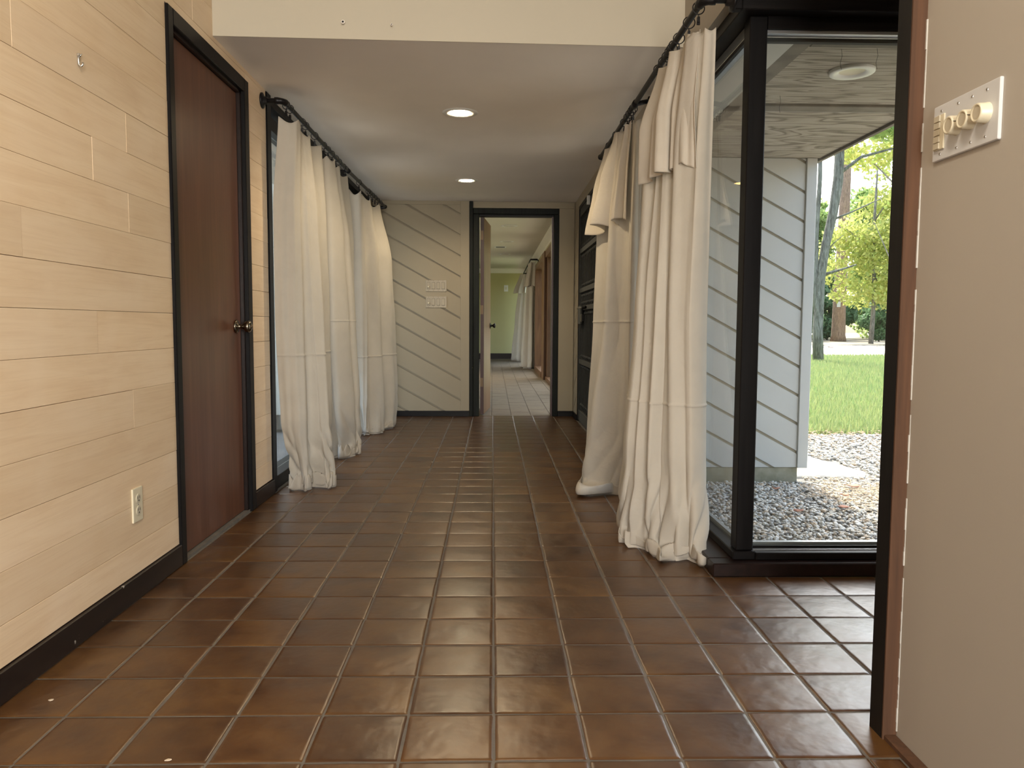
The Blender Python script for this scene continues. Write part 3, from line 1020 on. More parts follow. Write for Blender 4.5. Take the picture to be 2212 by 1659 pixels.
# ------------------------------------------------------------------ curtains
def catmull(pts, n):
    p = np.array(pts, float)
    k = len(p)
    d = np.r_[0, np.cumsum(np.linalg.norm(np.diff(p[:, :2], axis=0), axis=1))]
    d = d / d[-1]
    # uniform parameter so that rows correspond
    u = np.linspace(0, k - 1, n)
    i = np.clip(np.floor(u).astype(int), 0, k - 2)
    t = (u - i)[:, None]
    P = np.vstack([2 * p[0] - p[1], p, 2 * p[-1] - p[-2]])
    p0, p1, p2, p3 = P[i], P[i + 1], P[i + 2], P[i + 3]
    return 0.5 * (2 * p1 + (p2 - p0) * t + (2 * p0 - 5 * p1 + 4 * p2 - p3) * t * t + (3 * p1 - p0 - 3 * p2 + p3) * t ** 3)

def sines(seed, s, z, fs, fz, n=5):
    r = np.random.default_rng(seed)
    out = 0
    for k in range(n):
        out = out + r.uniform(0.4, 1) * np.sin(2 * PI * (r.uniform(*fs) * s + r.uniform(*fz) * z) + r.uniform(0, 6.28))
    return out / n

def cloth_sheet(levels, nf, seed, side, ns=220, nz=120, sag=0.02, nring=5, puddle=0.1, crumple=0.05, z_end=None, seam=None, outdir=None, tongues=(), buckle=0.04):
    """levels: (z, [(x,y)...], fold amplitude) from top to bottom. side: +1/-1 which normal points into the room."""
    zs = np.array([l[0] for l in levels])
    rows = np.array([catmull(l[1], ns) for l in levels])       # L, ns, 2
    amps = np.array([l[2] for l in levels]) * (2.8 if side > 0 else 2.4)
    r = np.random.default_rng(seed)
    s = np.linspace(0, 1, ns)
    ph = r.uniform(0, 6.28, 6)
    warp = s + 0.05 * np.sin(2 * PI * 1.3 * s + ph[0]) + 0.03 * np.sin(2 * PI * 2.7 * s + ph[1])
    v, grid = [], []
    z_bot = zs[-1] if z_end is None else z_end
    tt = np.linspace(0, 1, nz)
    if seam is not None:
        tt = np.sort(np.r_[tt, (zs[0] - (seam + np.array([-0.007, -0.0035, 0, 0.0035, 0.007]))) / (zs[0] - z_bot)])
    out = []
    for q in tt:
        z = zs[0] + (z_bot - zs[0]) * q
        k = int(np.clip(np.searchsorted(-zs, -z) - 1, 0, len(zs) - 2))
        f = (zs[k] - z) / (zs[k] - zs[k + 1])
        g = f * f * (3 - 2 * f) * 0.5 + f * 0.5
        c = rows[k] * (1 - g) + rows[k + 1] * g
        amp = amps[k] * (1 - g) + amps[k + 1] * g
        t = np.gradient(c, axis=0)
        t = t / (np.linalg.norm(t, axis=1, keepdims=True) + 1e-9)
        nrm = np.stack([-t[:, 1], t[:, 0]], 1) * side
        drift = 0.35 * math.sin(z * 1.5 + ph[2])
        fo = (2 / PI) * np.arcsin(0.965 * np.sin(2 * PI * nf * warp + ph[3] + drift))
        fo = fo + 0.30 * (2 / PI) * np.arcsin(0.95 * np.sin(2 * PI * nf * 1.7 * warp + ph[4] + 0.6 * drift)) + 0.10 * np.sin(2 * PI * nf * 3.4 * warp + ph[5] - drift + 0.8 * math.sin(z * 1.7))
        zz = np.full(ns, z)
        wr_ = 0.005 * sines(seed + 5, s * 3, zz, (0.5, 2), (0.4, 1.6))
        low = max(0.0, 1 - max(z - 0.02, 0) / 0.42)
        rg = 1 - 3.0 * np.abs(sines(seed + 9, s * 3, zz, (0.5, 1.6), (1.5, 4.0), 6))
        crease = buckle * low ** 1.3 * np.clip(rg, -0.3, 1) * 0.5
        p = c + nrm * (amp * fo + wr_ + crease)[:, None]
        if seam is not None:
            p = p - nrm * (0.004 * np.exp(-((z - seam) / 0.004) ** 2))
        top = max(0.0, 1 - (zs[0] - z) / 0.30)
        dz = -sag * (np.abs(np.sin(PI * nring * s)) ** 1.3) * top ** 1.2
        out.append(np.column_stack([p, np.maximum(zz + dz, 0.006)]))
    if puddle:
        base = out[-1].copy()
        c = rows[-1]
        t = np.gradient(c, axis=0)
        t = t / (np.linalg.norm(t, axis=1, keepdims=True) + 1e-9)
        nrm = np.stack([-t[:, 1], t[:, 0]], 1) * side
        if outdir is not None:
            nrm = 0.6 * nrm + 0.6 * np.array(outdir)
        vec = nrm * (puddle * (0.55 + 0.35 * sines(seed + 2, s, s * 0, (2, 5), (0, 0)) * 2))[:, None]
        for (s0, wd, ln, dx, dy) in tongues:
            g_ = np.exp(-((s - s0) / wd) ** 2)[:, None]
            vec = vec * (1 - g_) + g_ * ln * np.array([[dx, dy]])
        npd = 40
        zb0 = float(zs[-1])
        land = 0.75 + 0.25 * sines(seed + 40, s * 2, s * 0, (0.6, 2.2), (0, 0)) * 2
        for j in range(1, npd + 1):
            e = j / npd
            if e < 0.34:                       # bends away from the fall of the cloth
                th = e / 0.34 * PI / 2
                go, zb, mid = 0.30 * (1 - math.cos(th)), 0.016 + (zb0 - 0.016) * (1 - math.sin(th)), 0.5 * math.sin(th)
            elif e < 0.74:                     # lies on the floor
                q_ = (e - 0.34) / 0.40
                go, zb, mid = 0.30 + 0.70 * math.sin(q_ * PI / 2), 0.016 + 0.010 * math.sin(PI * q_), 0.5 + 0.5 * math.sin(PI * q_)
            else:                              # rolled back under
                q_ = (e - 0.74) / 0.26
                go, zb, mid = 1 - 0.4 * q_, 0.016 * (1 - q_) + 0.004, 0.0
            wob = sines(seed + 20, s * 3, np.full(ns, e), (0.8, 2.5), (0.3, 1.2), 6)
            rid = 1 - np.abs(sines(seed + 30, s * 2.5, np.full(ns, e * 0.7), (0.8, 2.6), (0.6, 1.8), 6)) * 3.2
            hgt = crumple * np.clip(rid, 0, 1) ** 1.4 * mid
            p = base[:, :2] + vec * go * (land[:, None]) + t * (0.03 * wob * min(1, e * 3))[:, None]
            out.append(np.column_stack([p, zb + hgt]))
    A = np.array(out)
    return A

def sheet_obj(name, A, mat, parent=None, thick=0.0022):
    nz, ns, _ = A.shape
    v = A.reshape(-1, 3)
    off = np.array(wloc(parent)) if parent is not None else np.array([v[:, 0].mean(), v[:, 1].mean(), 0.0])
    vv = v - off
    idx = np.arange(nz * ns).reshape(nz, ns)
    f = np.stack([idx[:-1, :-1], idx[:-1, 1:], idx[1:, 1:], idx[1:, :-1]], -1).reshape(-1, 4)
    me = bpy.data.meshes.new(name)
    me.vertices.add(len(vv))
    me.vertices.foreach_set('co', vv.astype(np.float32).ravel())
    me.loops.add(f.size)
    me.loops.foreach_set('vertex_index', f.astype(np.int32).ravel())
    me.polygons.add(len(f))
    me.polygons.foreach_set('loop_start', np.arange(0, f.size, 4, dtype=np.int32))
    me.polygons.foreach_set('use_smooth', np.ones(len(f), bool))
    me.update(calc_edges=True)
    me.materials.append(mat)
    o = link(name, me, parent)
    if parent is None:
        o.location = tuple(off)
    md = o.modifiers.new('thickness', 'SOLIDIFY')
    md.thickness = thick
    md.offset = 0
    return o

def flap_obj(parent, levels, nf, seed, side, **kw):
    A = cloth_sheet(levels, nf, seed, side, puddle=0, ns=150, nz=60, **kw)
    # ragged lower hem
    n = A.shape[1]
    s = np.linspace(0, 1, n)
    q = np.linspace(0, 1, A.shape[0])[:, None] ** 2
    A[:, :, 2] += q * (0.035 * sines(seed + 1, s, s * 0, (0.6, 2.2), (0, 0)))[None, :]
    return sheet_obj('folded_flap', A, M['cloth2'], parent)

# right, nearest
ca = thing('curtain', (0.74, 3.2, 0.0), 'nearest right cream canvas curtain with folded flap, pooled by the glass corner', 'curtain', 'canvas curtains in the hall')
LV = [(2.005, [(0.800, 2.905), (0.755, 2.90), (0.722, 2.97), (0.745, 3.08), (0.712, 3.16), (0.742, 3.27), (0.705, 3.36), (0.73, 3.48)], 0.006),
      (1.60, [(0.806, 2.965), (0.745, 2.93), (0.705, 3.02), (0.725, 3.11), (0.672, 3.16), (0.688, 3.26), (0.632, 3.34), (0.68, 3.50)], 0.008),
      (0.95, [(0.823, 3.055), (0.752, 2.985), (0.700, 3.045), (0.700, 3.12), (0.640, 3.11), (0.645, 3.22), (0.588, 3.27), (0.64, 3.50)], 0.009),
      (0.40, [(0.838, 3.085), (0.775, 2.99), (0.715, 3.025), (0.690, 3.115), (0.625, 3.095), (0.612, 3.20), (0.545, 3.25), (0.59, 3.47)], 0.011),
      (0.080, [(0.850, 3.07), (0.800, 2.985), (0.735, 3.005), (0.690, 3.10), (0.630, 3.12), (0.595, 3.22), (0.535, 3.29), (0.57, 3.46)], 0.012)]
sheet_obj('panel', cloth_sheet(LV, 3, 3, -1, ns=260, puddle=0.055, crumple=0.05, nring=8, sag=0.012, seam=0.62, outdir=(-0.1, -0.75), tongues=((0.13, 0.07, 0.11, 0.1, -0.75), (0.42, 0.07, 0.14, -0.25, -0.85), (0.75, 0.10, 0.05, -0.8, -0.3)), buckle=0.05), M['cloth'], ca)
flap_obj(ca, [(2.010, [(0.752, 2.93), (0.715, 2.98), (0.735, 3.09), (0.698, 3.17), (0.728, 3.27), (0.69, 3.37)], 0.004),
              (1.75, [(0.745, 2.94), (0.694, 3.0), (0.71, 3.10), (0.655, 3.15), (0.672, 3.26), (0.612, 3.36)], 0.010),
              (1.53, [(0.755, 2.945), (0.692, 2.98), (0.712, 3.09), (0.648, 3.12), (0.668, 3.24), (0.612, 3.36)], 0.014)], 3.5, 8, -1, sag=0.008)
# right, second
cb = thing('curtain', (0.68, 4.4, 0.0), 'second right cream canvas curtain with folded flap, trailing its corner across the tiles', 'curtain', 'canvas curtains in the hall')
LV = [(2.0, [(0.812, 4.13), (0.76, 4.14), (0.722, 4.19), (0.735, 4.30), (0.70, 4.42), (0.735, 4.62), (0.70, 4.82), (0.73, 5.05)], 0.006),
      (1.5, [(0.82, 4.16), (0.755, 4.15), (0.715, 4.20), (0.715, 4.32), (0.655, 4.42), (0.70, 4.62), (0.655, 4.85), (0.70, 5.1)], 0.008),
      (0.95, [(0.82, 4.18), (0.76, 4.16), (0.712, 4.21), (0.690, 4.30), (0.630, 4.36), (0.66, 4.58), (0.63, 4.85), (0.70, 5.15)], 0.008),
      (0.40, [(0.82, 4.20), (0.76, 4.17), (0.705, 4.20), (0.650, 4.27), (0.565, 4.36), (0.60, 4.60), (0.60, 4.85), (0.69, 5.15)], 0.008),
      (0.075, [(0.82, 4.20), (0.765, 4.19), (0.695, 4.20), (0.610, 4.25), (0.520, 4.40), (0.555, 4.66), (0.575, 4.85), (0.68, 5.15)], 0.008)]
sheet_obj('panel', cloth_sheet(LV, 3, 21, -1, ns=240, puddle=0.075, crumple=0.045, nring=7, sag=0.02, seam=0.95, outdir=(-0.35, -0.6), tongues=((0.50, 0.09, 0.26, -0.42, -0.75), (0.2, 0.08, 0.05, 0.0, -1.0)), buckle=0.04), M['cloth'], cb)
flap_obj(cb, [(2.005, [(0.726, 4.19), (0.71, 4.27), (0.722, 4.34), (0.685, 4.46), (0.72, 4.66), (0.68, 4.9)], 0.004),
              (1.75, [(0.722, 4.195), (0.69, 4.28), (0.69, 4.36), (0.635, 4.46), (0.67, 4.66), (0.625, 4.9)], 0.012),
              (1.49, [(0.722, 4.195), (0.668, 4.27), (0.664, 4.36), (0.588, 4.46), (0.63, 4.66), (0.585, 4.9)], 0.016)], 3, 14, -1, sag=0.01)
# left three
cl_ = thing('curtain', (-1.05, 4.5, 0.0), 'nearest left cream canvas curtain bunched on the floor by the closet door', 'curtain', 'canvas curtains in the hall')
LV = [(2.01, [(-1.118, 4.20), (-1.06, 4.24), (-1.04, 4.33), (-1.085, 4.45), (-1.04, 4.56), (-1.085, 4.70), (-1.06, 4.88)], 0.004),
      (1.55, [(-1.155, 4.20), (-1.085, 4.24), (-1.035, 4.31), (-1.045, 4.42), (-0.985, 4.50), (-1.04, 4.68), (-1.05, 4.90)], 0.008),
      (0.95, [(-1.155, 4.20), (-1.085, 4.23), (-1.025, 4.29), (-1.015, 4.38), (-0.945, 4.44), (-1.02, 4.66), (-1.05, 4.92)], 0.010),
      (0.40, [(-1.150, 4.24), (-1.08, 4.25), (-1.02, 4.30), (-0.985, 4.38), (-0.925, 4.43), (-1.0, 4.66), (-1.05, 4.92)], 0.012),
      (0.10, [(-1.150, 4.36), (-1.07, 4.33), (-1.02, 4.35), (-0.965, 4.42), (-0.915, 4.46), (-0.99, 4.70), (-1.05, 4.92)], 0.014)]
sheet_obj('panel', cloth_sheet(LV, 2.5, 33, 1, ns=240, puddle=0.06, crumple=0.07, nring=4, sag=0.03, seam=0.76, outdir=(0.1, -0.45), tongues=((0.08, 0.08, 0.10, -0.3, -0.5), (0.35, 0.09, 0.07, 0.1, -0.9), (0.62, 0.08, 0.06, 0.5, -0.5)), buckle=0.09), M['cloth'], cl_)
cm = thing('curtain', (-1.03, 5.4, 0.0), 'middle left cream canvas curtain, hanging between the other two', 'curtain', 'canvas curtains in the hall')
LV = [(2.0, [(-1.105, 5.06), (-1.06, 5.12), (-1.04, 5.22), (-1.085, 5.32), (-1.04, 5.44), (-1.085, 5.58), (-1.05, 5.80)], 0.005),
      (1.5, [(-1.12, 5.10), (-1.055, 5.14), (-1.0, 5.24), (-1.03, 5.36), (-0.985, 5.46), (-1.03, 5.60), (-1.02, 5.85)], 0.008),
      (0.9, [(-1.125, 5.14), (-1.055, 5.17), (-0.99, 5.26), (-0.99, 5.38), (-0.955, 5.48), (-1.01, 5.62), (-1.02, 5.85)], 0.010),
      (0.35, [(-1.125, 5.28), (-1.05, 5.28), (-0.985, 5.36), (-0.965, 5.46), (-0.94, 5.54), (-1.0, 5.66), (-1.02, 5.85)], 0.012),
      (0.095, [(-1.125, 5.38), (-1.05, 5.37), (-0.99, 5.45), (-0.955, 5.54), (-0.935, 5.60), (-1.0, 5.70), (-1.02, 5.88)], 0.014)]
sheet_obj('panel', cloth_sheet(LV, 2.5, 41, 1, ns=220, puddle=0.07, crumple=0.08, nring=6, sag=0.025, seam=0.95, outdir=(0.1, -0.3), tongues=((0.25, 0.12, 0.10, 0.1, -0.9), (0.58, 0.10, 0.10, 0.6, -0.6)), buckle=0.09), M['cloth'], cm)
cf = thing('curtain', (-1.0, 6.7, 0.0), 'farthest left cream canvas curtain, beside the diagonal board wall', 'curtain', 'canvas curtains in the hall')
LV = [(1.985, [(-1.125, 6.26), (-1.06, 6.32), (-1.075, 6.50), (-1.03, 6.66), (-1.07, 6.84), (-1.02, 7.04), (-1.035, 7.32)], 0.006),
      (1.5, [(-1.155, 6.24), (-1.05, 6.38), (-1.04, 6.54), (-0.975, 6.70), (-1.0, 6.86), (-0.93, 7.06), (-0.97, 7.34)], 0.010),
      (0.9, [(-1.15, 6.28), (-1.05, 6.42), (-1.03, 6.58), (-0.965, 6.72), (-0.98, 6.88), (-0.905, 7.04), (-0.96, 7.34)], 0.012),
      (0.35, [(-1.14, 6.46), (-1.06, 6.48), (-1.005, 6.58), (-0.95, 6.72), (-0.94, 6.90), (-0.88, 7.02), (-0.95, 7.34)], 0.012),
      (0.08, [(-1.14, 6.54), (-1.06, 6.51), (-0.99, 6.57), (-0.94, 6.70), (-0.93, 6.90), (-0.87, 7.0), (-0.95, 7.34)], 0.012)]
sheet_obj('panel', cloth_sheet(LV, 3, 57, 1, ns=220, puddle=0.06, crumple=0.05, nring=6, sag=0.04, seam=0.66, outdir=(0.1, -0.2), tongues=((0.7, 0.10, 0.09, 0.7, -0.5),), buckle=0.06), M['cloth'], cf)

# ------------------------------------------------------------------ lamps in the hall ceiling
def downlight(x, y, z, ro, ri, label, cat, on, group=None, name='ceiling_light'):
    t = thing(name, (x, y, z), label, cat, group)
    obj('trim_ring', MB().lathe((x, y, z), (0, 0, -1), [(-0.0005, ri), (0.001, ri + 0.002), (0.005, ri + 0.006), (0.006, (ri + ro) / 2), (0.004, ro - 0.004), (0.0005, ro)], 36), M['white'], t, smooth=True)
    obj('baffle', MB().lathe((x, y, z), (0, 0, -1), [(0.003, ri), (-0.03, ri * 0.98), (-0.066, ri * 0.94), (-0.070, 0.001)], 32), M['reflector'] if on else M['ivory_dark'], t, smooth=True)
    obj('lamp', MB().lathe((x, y, z), (0, 0, -1), [(-0.068, ri * 0.8), (-0.056, ri * 0.78), (-0.050, ri * 0.55), (-0.048, 0.001)], 28), M['bulb'] if on else M['ivory_dark'], t, smooth=True)
    if on:
        lamp('downlight_bulb', 'POINT', (x, y, z + 0.026), 42, (1.0, 0.80, 0.52), shadow_soft_size=0.018)
    return t
# cut the ceiling where the cans sit: a shallow soffit drop is not needed, the cans are above the paint line
for ob in [o for o in COL.objects if o.name.startswith('ceiling') and o.type == 'MESH']:
    pass
def ceiling_with_holes(name, x0, x1, y0, y1, z, th, holes, mat):
    bm = bmesh.new()
    # strips between the holes
    ys = sorted({y0, y1, *[h[1] - h[2] * 1.3 for h in holes], *[h[1] + h[2] * 1.3 for h in holes]})
    v, f = [], []
    def quad(a, b, c, d):
        i = len(v)
        sk = lambda x, y: y + (0.0303 * (x - XL) if abs(y - y0) < 1e-6 else 0)
        v.extend([(a, sk(a, c), z), (b, sk(b, c), z), (b, d, z), (a, d, z)])
        f.append((i, i + 1, i + 2, i + 3))
    for j in range(len(ys) - 1):
        a, b = ys[j], ys[j + 1]
        h = next((h for h in holes if abs((a + b) / 2 - h[1]) < 1e-6), None)
        if h is None:
            quad(x0, x1, a, b)
        else:
            e = h[2] * 1.3
            quad(x0, h[0] - e, a, b)
            quad(h[0] + e, x1, a, b)
            n = 32
            i0 = len(v)
            for k in range(n):
                t = 2 * PI * k / n
                cx, cy = math.cos(t), math.sin(t)
                m = max(abs(cx), abs(cy))
                v.append((h[0] + cx * h[2], h[1] + cy * h[2], z))
                v.append((h[0] + cx / m * e, h[1] + cy / m * e, z))
            for k in range(n):
                p, q = i0 + 2 * k, i0 + 2 * ((k + 1) % n)
                f.append((p, p + 1, q + 1, q))
    mb = MB().add(v, f)
    mb.box(x0, x1, y0 + 0.21, y1, z + 0.085, z + 0.075 + th)
    return mb
for o in [o for o in list(COL.objects) if o.name == 'ceiling']:
    bpy.data.objects.remove(o)
H1 = (-0.195, 4.650, 0.066)
H2 = (-0.230, 6.790, 0.062)
struct('ceiling', ceiling_with_holes('ceiling', -1.36, 0.985, YH + 0.001, 8.0, ZC, 0.05, [H1, H2], M['ceiling']), M['ceiling'])
downlight(H1[0], H1[1], ZC, 0.104, 0.066, 'lit round recessed ceiling light, the nearer one in the hall', 'ceiling light', True)
downlight(H2[0], H2[1], ZC, 0.096, 0.062, 'lit round recessed ceiling light, the farther one near the doorway', 'ceiling light', True)

# ------------------------------------------------------------------ small fittings
# duplex outlet on the maple wall
ot = thing('wall_outlet', (XL, 2.64, 0.26), 'ivory duplex power outlet low on the maple plank wall', 'outlet')
obj('plate', bx(XL - 0.002, XL + 0.006, 2.603, 2.673, 0.262, 0.377), M['ivory'], ot, bevel=0.003, seg=2)
for zc in (0.340, 0.299):
    rcp = obj('receptacle', MB().lathe((XL + 0.006, 2.638, zc), (1, 0, 0), [(0.0, 0.0165), (0.002, 0.0165), (0.0028, 0.015), (0.0028, 0.001)], 20), M['ivory_dark'], ot, smooth=False)
    obj('slot', bx(XL + 0.0088, XL + 0.0093, 2.630, 2.632, zc, zc + 0.009), M['dark'], rcp)
    obj('slot', bx(XL + 0.0088, XL + 0.0093, 2.643, 2.645, zc, zc + 0.009), M['dark'], rcp)
    obj('slot', bx(XL + 0.0088, XL + 0.0093, 2.6355, 2.6405, zc - 0.009, zc - 0.004), M['dark'], rcp)
obj('screw', MB().lathe((XL + 0.006, 2.638, 0.3195), (1, 0, 0), [(0, 0.003), (0.001, 0.0025), (0.0012, 0.0003)], 10), M['steel'], ot, smooth=True)
# picture hook
hk = thing('picture_hook', (XL, 2.358, 1.678), 'small shiny picture hook nailed high on the maple wall', 'hook')
obj('strap', MB().tube([(XL + 0.002, 2.358, 1.712), (XL + 0.003, 2.358, 1.690), (XL + 0.004, 2.358, 1.674), (XL + 0.012, 2.358, 1.668), (XL + 0.018, 2.358, 1.674), (XL + 0.018, 2.358, 1.682)], [0.0045, 0.0045, 0.004, 0.004, 0.0035, 0.003], 8), M['steel'], hk, smooth=True)
obj('nail', MB().tube([(XL - 0.003, 2.358, 1.694), (XL + 0.016, 2.358, 1.712)], [0.0015, 0.0018], 8), M['steel'], hk, smooth=True)
hk.scale = (0.8, 0.8, 0.8)
obj('nail_loop', MB().box(XL + 0.0005, XL + 0.010, 2.351, 2.365, 1.703, 1.714), M['steel'], hk, bevel=0.002)
# two spent wall anchors on the header
for x, z, lb in ((-0.648, 2.222, 'larger chipped screw hole low on the cream header, left one'), (-0.44, 2.214, 'tiny screw hole low on the cream header, right one')):
    r = 0.009 if x < -0.5 else 0.005
    an = thing('wall_anchor', (x, YH, z), lb, 'screw hole')
    obj('collar', MB().lathe((x, YH + 0.001, z), (0, -1, 0), [(0, r), (0.0035, r * 0.8), (0.003, r * 0.5), (0.001, r * 0.45)], 14), M['ceiling'], an, smooth=True)
    obj('hole', MB().lathe((x, YH + 0.001, z), (0, -1, 0), [(0.0022, r * 0.5), (0.0024, 0.0005)], 12), M['dark'], an)
# four gang switch plates on the end wall
for zc, lb in ((1.315, 'cream four gang switch plate on the diagonal board wall, upper of two'), (1.153, 'cream four gang switch plate on the diagonal board wall, lower of two')):
    x0, x1 = -0.676, -0.467
    sp = thing('switch_plate', ((x0 + x1) / 2, YE, zc - 0.057), lb, 'light switch')
    obj('plate', bx(x0, x1, YE - 0.0195, YE - 0.0124, zc - 0.057, zc + 0.057), M['plate_cream'], sp, bevel=0.0025, seg=2)
    YP = YE - 0.013
    for g in range(4):
        gx = x0 + 0.028 + g * 0.0487
        rk = obj('rocker', MB().add([(gx - 0.015, YP - 0.0065, zc - 0.032), (gx + 0.015, YP - 0.0065, zc - 0.032), (gx + 0.015, YP - 0.0065, zc + 0.032), (gx - 0.015, YP - 0.0065, zc + 0.032),
                                    (gx - 0.0145, YP - 0.0112, zc - 0.031), (gx + 0.0145, YP - 0.0112, zc - 0.031), (gx + 0.0145, YP - 0.0075, zc + 0.031), (gx - 0.0145, YP - 0.0075, zc + 0.031)],
                                   [(0, 1, 2, 3), (4, 7, 6, 5), (0, 4, 5, 1), (1, 5, 6, 2), (2, 6, 7, 3), (3, 7, 4, 0)]), M['plate_cream'], sp)
        obj('slot_line', bx(gx - 0.0168, gx + 0.0168, YP - 0.0069, YP - 0.0064, zc - 0.034, zc + 0.034), M['brown_base'] if False else M['soffit_trim'], sp)
        for sg in (-1, 1):
            obj('screw', MB().lathe((gx, YP - 0.0065, zc + sg * 0.048), (0, -1, 0), [(0, 0.003), (0.001, 0.0028), (0.0013, 0.0003)], 8), M['brass'], sp)
    obj('dial', MB().lathe((x0 + 0.028, YP - 0.010, zc - 0.012), (0, -1, 0), [(0, 0.009), (0.012, 0.008), (0.014, 0.006), (0.014, 0.0005)], 16), M['ivory'], sp, smooth=True)
# dimmer plate on the right wall
dp = thing('dimmer_plate', (XF, 1.53, 1.27), 'white four gang plate with three round cream dimmers on the right wall', 'dimmer switch')
obj('plate', bx(XF - 0.0065, XF + 0.001, 1.4205, 1.6335, 1.270, 1.3815), M['plate_white'], dp, bevel=0.004, seg=3)
zc = 1.3258
for i, y in enumerate((1.548, 1.503, 1.458)):
    kn = obj('dimmer_knob', MB().lathe((XF - 0.0065, y, zc), (-1, 0, 0), [(0, 0.0195), (0.001, 0.0195), (0.002, 0.0185), (0.018, 0.0175), (0.020, 0.0165), (0.0205, 0.014), (0.0185, 0.0125), (0.018, 0.0005)], 32), M['ivory'], dp, smooth=True)
    obj('knob_inset', MB().lathe((XF - 0.0246, y, zc), (-1, 0, 0), [(0, 0.0123), (0.0006, 0.012), (0.0008, 0.0005)], 28), M['ivory_dark'], kn)
    if i < 2:
        obj('pointer_line', bx(XF - 0.0255, XF - 0.009, y - 0.0185, y - 0.0172, zc + 0.0035, zc + 0.0045), M['soffit_trim'], kn)
kp_ = obj('keypad', bx(XF - 0.0095, XF - 0.0062, 1.590, 1.624, 1.291, 1.361), M['ivory'], dp, bevel=0.001)
for k in range(5):
    obj('keypad_button', bx(XF - 0.0125, XF - 0.0094, 1.602, 1.6225, 1.2925 + k * 0.0136, 1.3048 + k * 0.0136), M['ivory_dark'], kp_, bevel=0.0008)
for y in (1.605, 1.548, 1.503, 1.458):
    for z in (1.283, 1.3685):
        obj('screw', MB().lathe((XF - 0.0065, y, z), (-1, 0, 0), [(0, 0.003), (0.001, 0.0027), (0.0014, 0.0003)], 10), M['steel'], dp)

# crumbs on the tiles
def chip(x, y, s, label, mat='chip'):
    m = MB()
    a = random.uniform(0, 3)
    pts = [(s * random.uniform(0.5, 1) * math.cos(a + t), 0.6 * s * random.uniform(0.4, 1) * math.sin(a + t)) for t in np.linspace(0, 5.4, 6)]
    m.prism(pts, lambda u, v, d: (x + u, y + v, 0.0012 + d + 0.12 * u), 0.0, 0.002)
    o = obj('wood_chip', m, M[mat])
    tag(o, label, 'debris')
chip(-1.088, 1.895, 0.009, 'pale wood chip on a tile near the left baseboard')
chip(-0.689, 1.622, 0.010, 'pale wood chip on the tiles at the bottom edge of the photo')

# ------------------------------------------------------------------ far room
FX = 0.86
struct('wall_far', bx(-3.2, 1.3, 21.3, 21.45, 0, 2.6), M['green'])
wfr = struct('wall_far_right', bx(0.97, 1.1, 8.06, 21.3, 2.12, 2.5).box(0.97, 1.1, 16.9, 17.1, 0, 2.2), M['green'])
struct('wall_far_left', bx(-3.3, -3.2, 8.06, 10.2, 0, 2.5).box(-3.3, -3.2, 18.5, 21.45, 0, 2.5).box(-3.3, -3.2, 10.2, 18.5, 2.1, 2.5).box(-3.3, -3.2, 10.2, 18.5, 0, 0.5), M['green'])
struct('wall_hall_return', bx(-3.3, -1.34, 8.0, 8.08, 0, 2.5).box(-1.34, -0.21, 8.061, 8.08, 0, 2.5).box(0.66, 1.1, 8.061, 8.08, 0, 2.5).box(-0.21, 0.66, 8.0615, 8.08, 2.1, 2.5), M['offwhite'])
struct('ceiling', bx(-3.3, 1.1, 8.06, 21.45, 2.43, 2.52), M['offwhite'])
cr = struct('trim_4', MB().prism([(0.972, 2.31), (0.955, 2.31), (0.945, 2.335), (0.90, 2.385), (0.885, 2.40), (0.862, 2.43), (0.972, 2.43)], lambda u, v, d: (u, d, v), 8.09, 21.29), M['crown'])
cr2 = struct('trim_5', MB().prism([(21.298, 2.31), (21.28, 2.31), (21.265, 2.335), (21.22, 2.385), (21.20, 2.43), (21.298, 2.43)], lambda u, v, d: (d, u, v), -3.19, 0.9), M['crown'])
struct('baseboard_far', bx(-3.19, 0.96, 21.28, 21.3, 0, 0.15), M['brown_base'])
w4 = struct('window_4', loc=(0.9, 14.8, 0))
obj('far_jamb', bx(0.85, 1.09, 15.93, 16.02, 0.0, 2.12), M['oak_frame'], w4, bevel=0.003)
obj('sill', bx(0.84, 1.09, 13.80, 15.93, 0.0, 0.10), M['oak_frame'], w4, bevel=0.004)
obj('head', bx(0.85, 1.09, 13.80, 15.93, 2.03, 2.12), M['oak_frame'], w4, bevel=0.003)
obj('near_jamb', bx(0.85, 1.09, 13.20, 13.80, 0.0, 2.16), M['oak_frame'], w4, bevel=0.004)
obj('pane', bx(1.05, 1.056, 13.80, 15.93, 0.10, 2.03), M['glass'], w4)
w5 = struct('door_4', loc=(0.9, 11, 0))
obj('head', bx(0.87, 1.09, 8.3, 13.19, 2.05, 2.16), M['oak_frame'], w5, bevel=0.003)
obj('bottom_rail', bx(0.88, 1.0, 8.3, 13.19, 0.0, 0.06), M['oak_frame'], w5)
for a in (8.3, 10.65, 13.07):
    obj('stile', bx(0.90, 1.0, a, a + 0.11, 0.061, 2.049), M['oak_frame'], w5, bevel=0.003)
for a, b in ((8.411, 10.649), (10.761, 13.069)):
    obj('pane', bx(0.95, 0.956, a, b, 0.061, 2.049), M['glass'], w5)
obj('pull_handle', bx(0.885, 0.8995, 12.0, 12.03, 0.95, 1.15), M['alu'], w5, bevel=0.003)
w6 = struct('window_6', loc=(0.98, 19, 0))
obj('frame_post', bx(0.93, 1.05, 16.03, 16.9, 0, 2.12), M['black_wood'], w6)
obj('frame_post', bx(0.95, 1.05, 21.2, 21.29, 0, 2.12), M['black_wood'], w6)
obj('bottom_rail', bx(0.95, 1.05, 17.1, 21.2, 0, 0.08), M['black_wood'], w6)
obj('pane', bx(1.0, 1.006, 17.1, 21.2, 0.08, 2.12), M['glass'], w6)
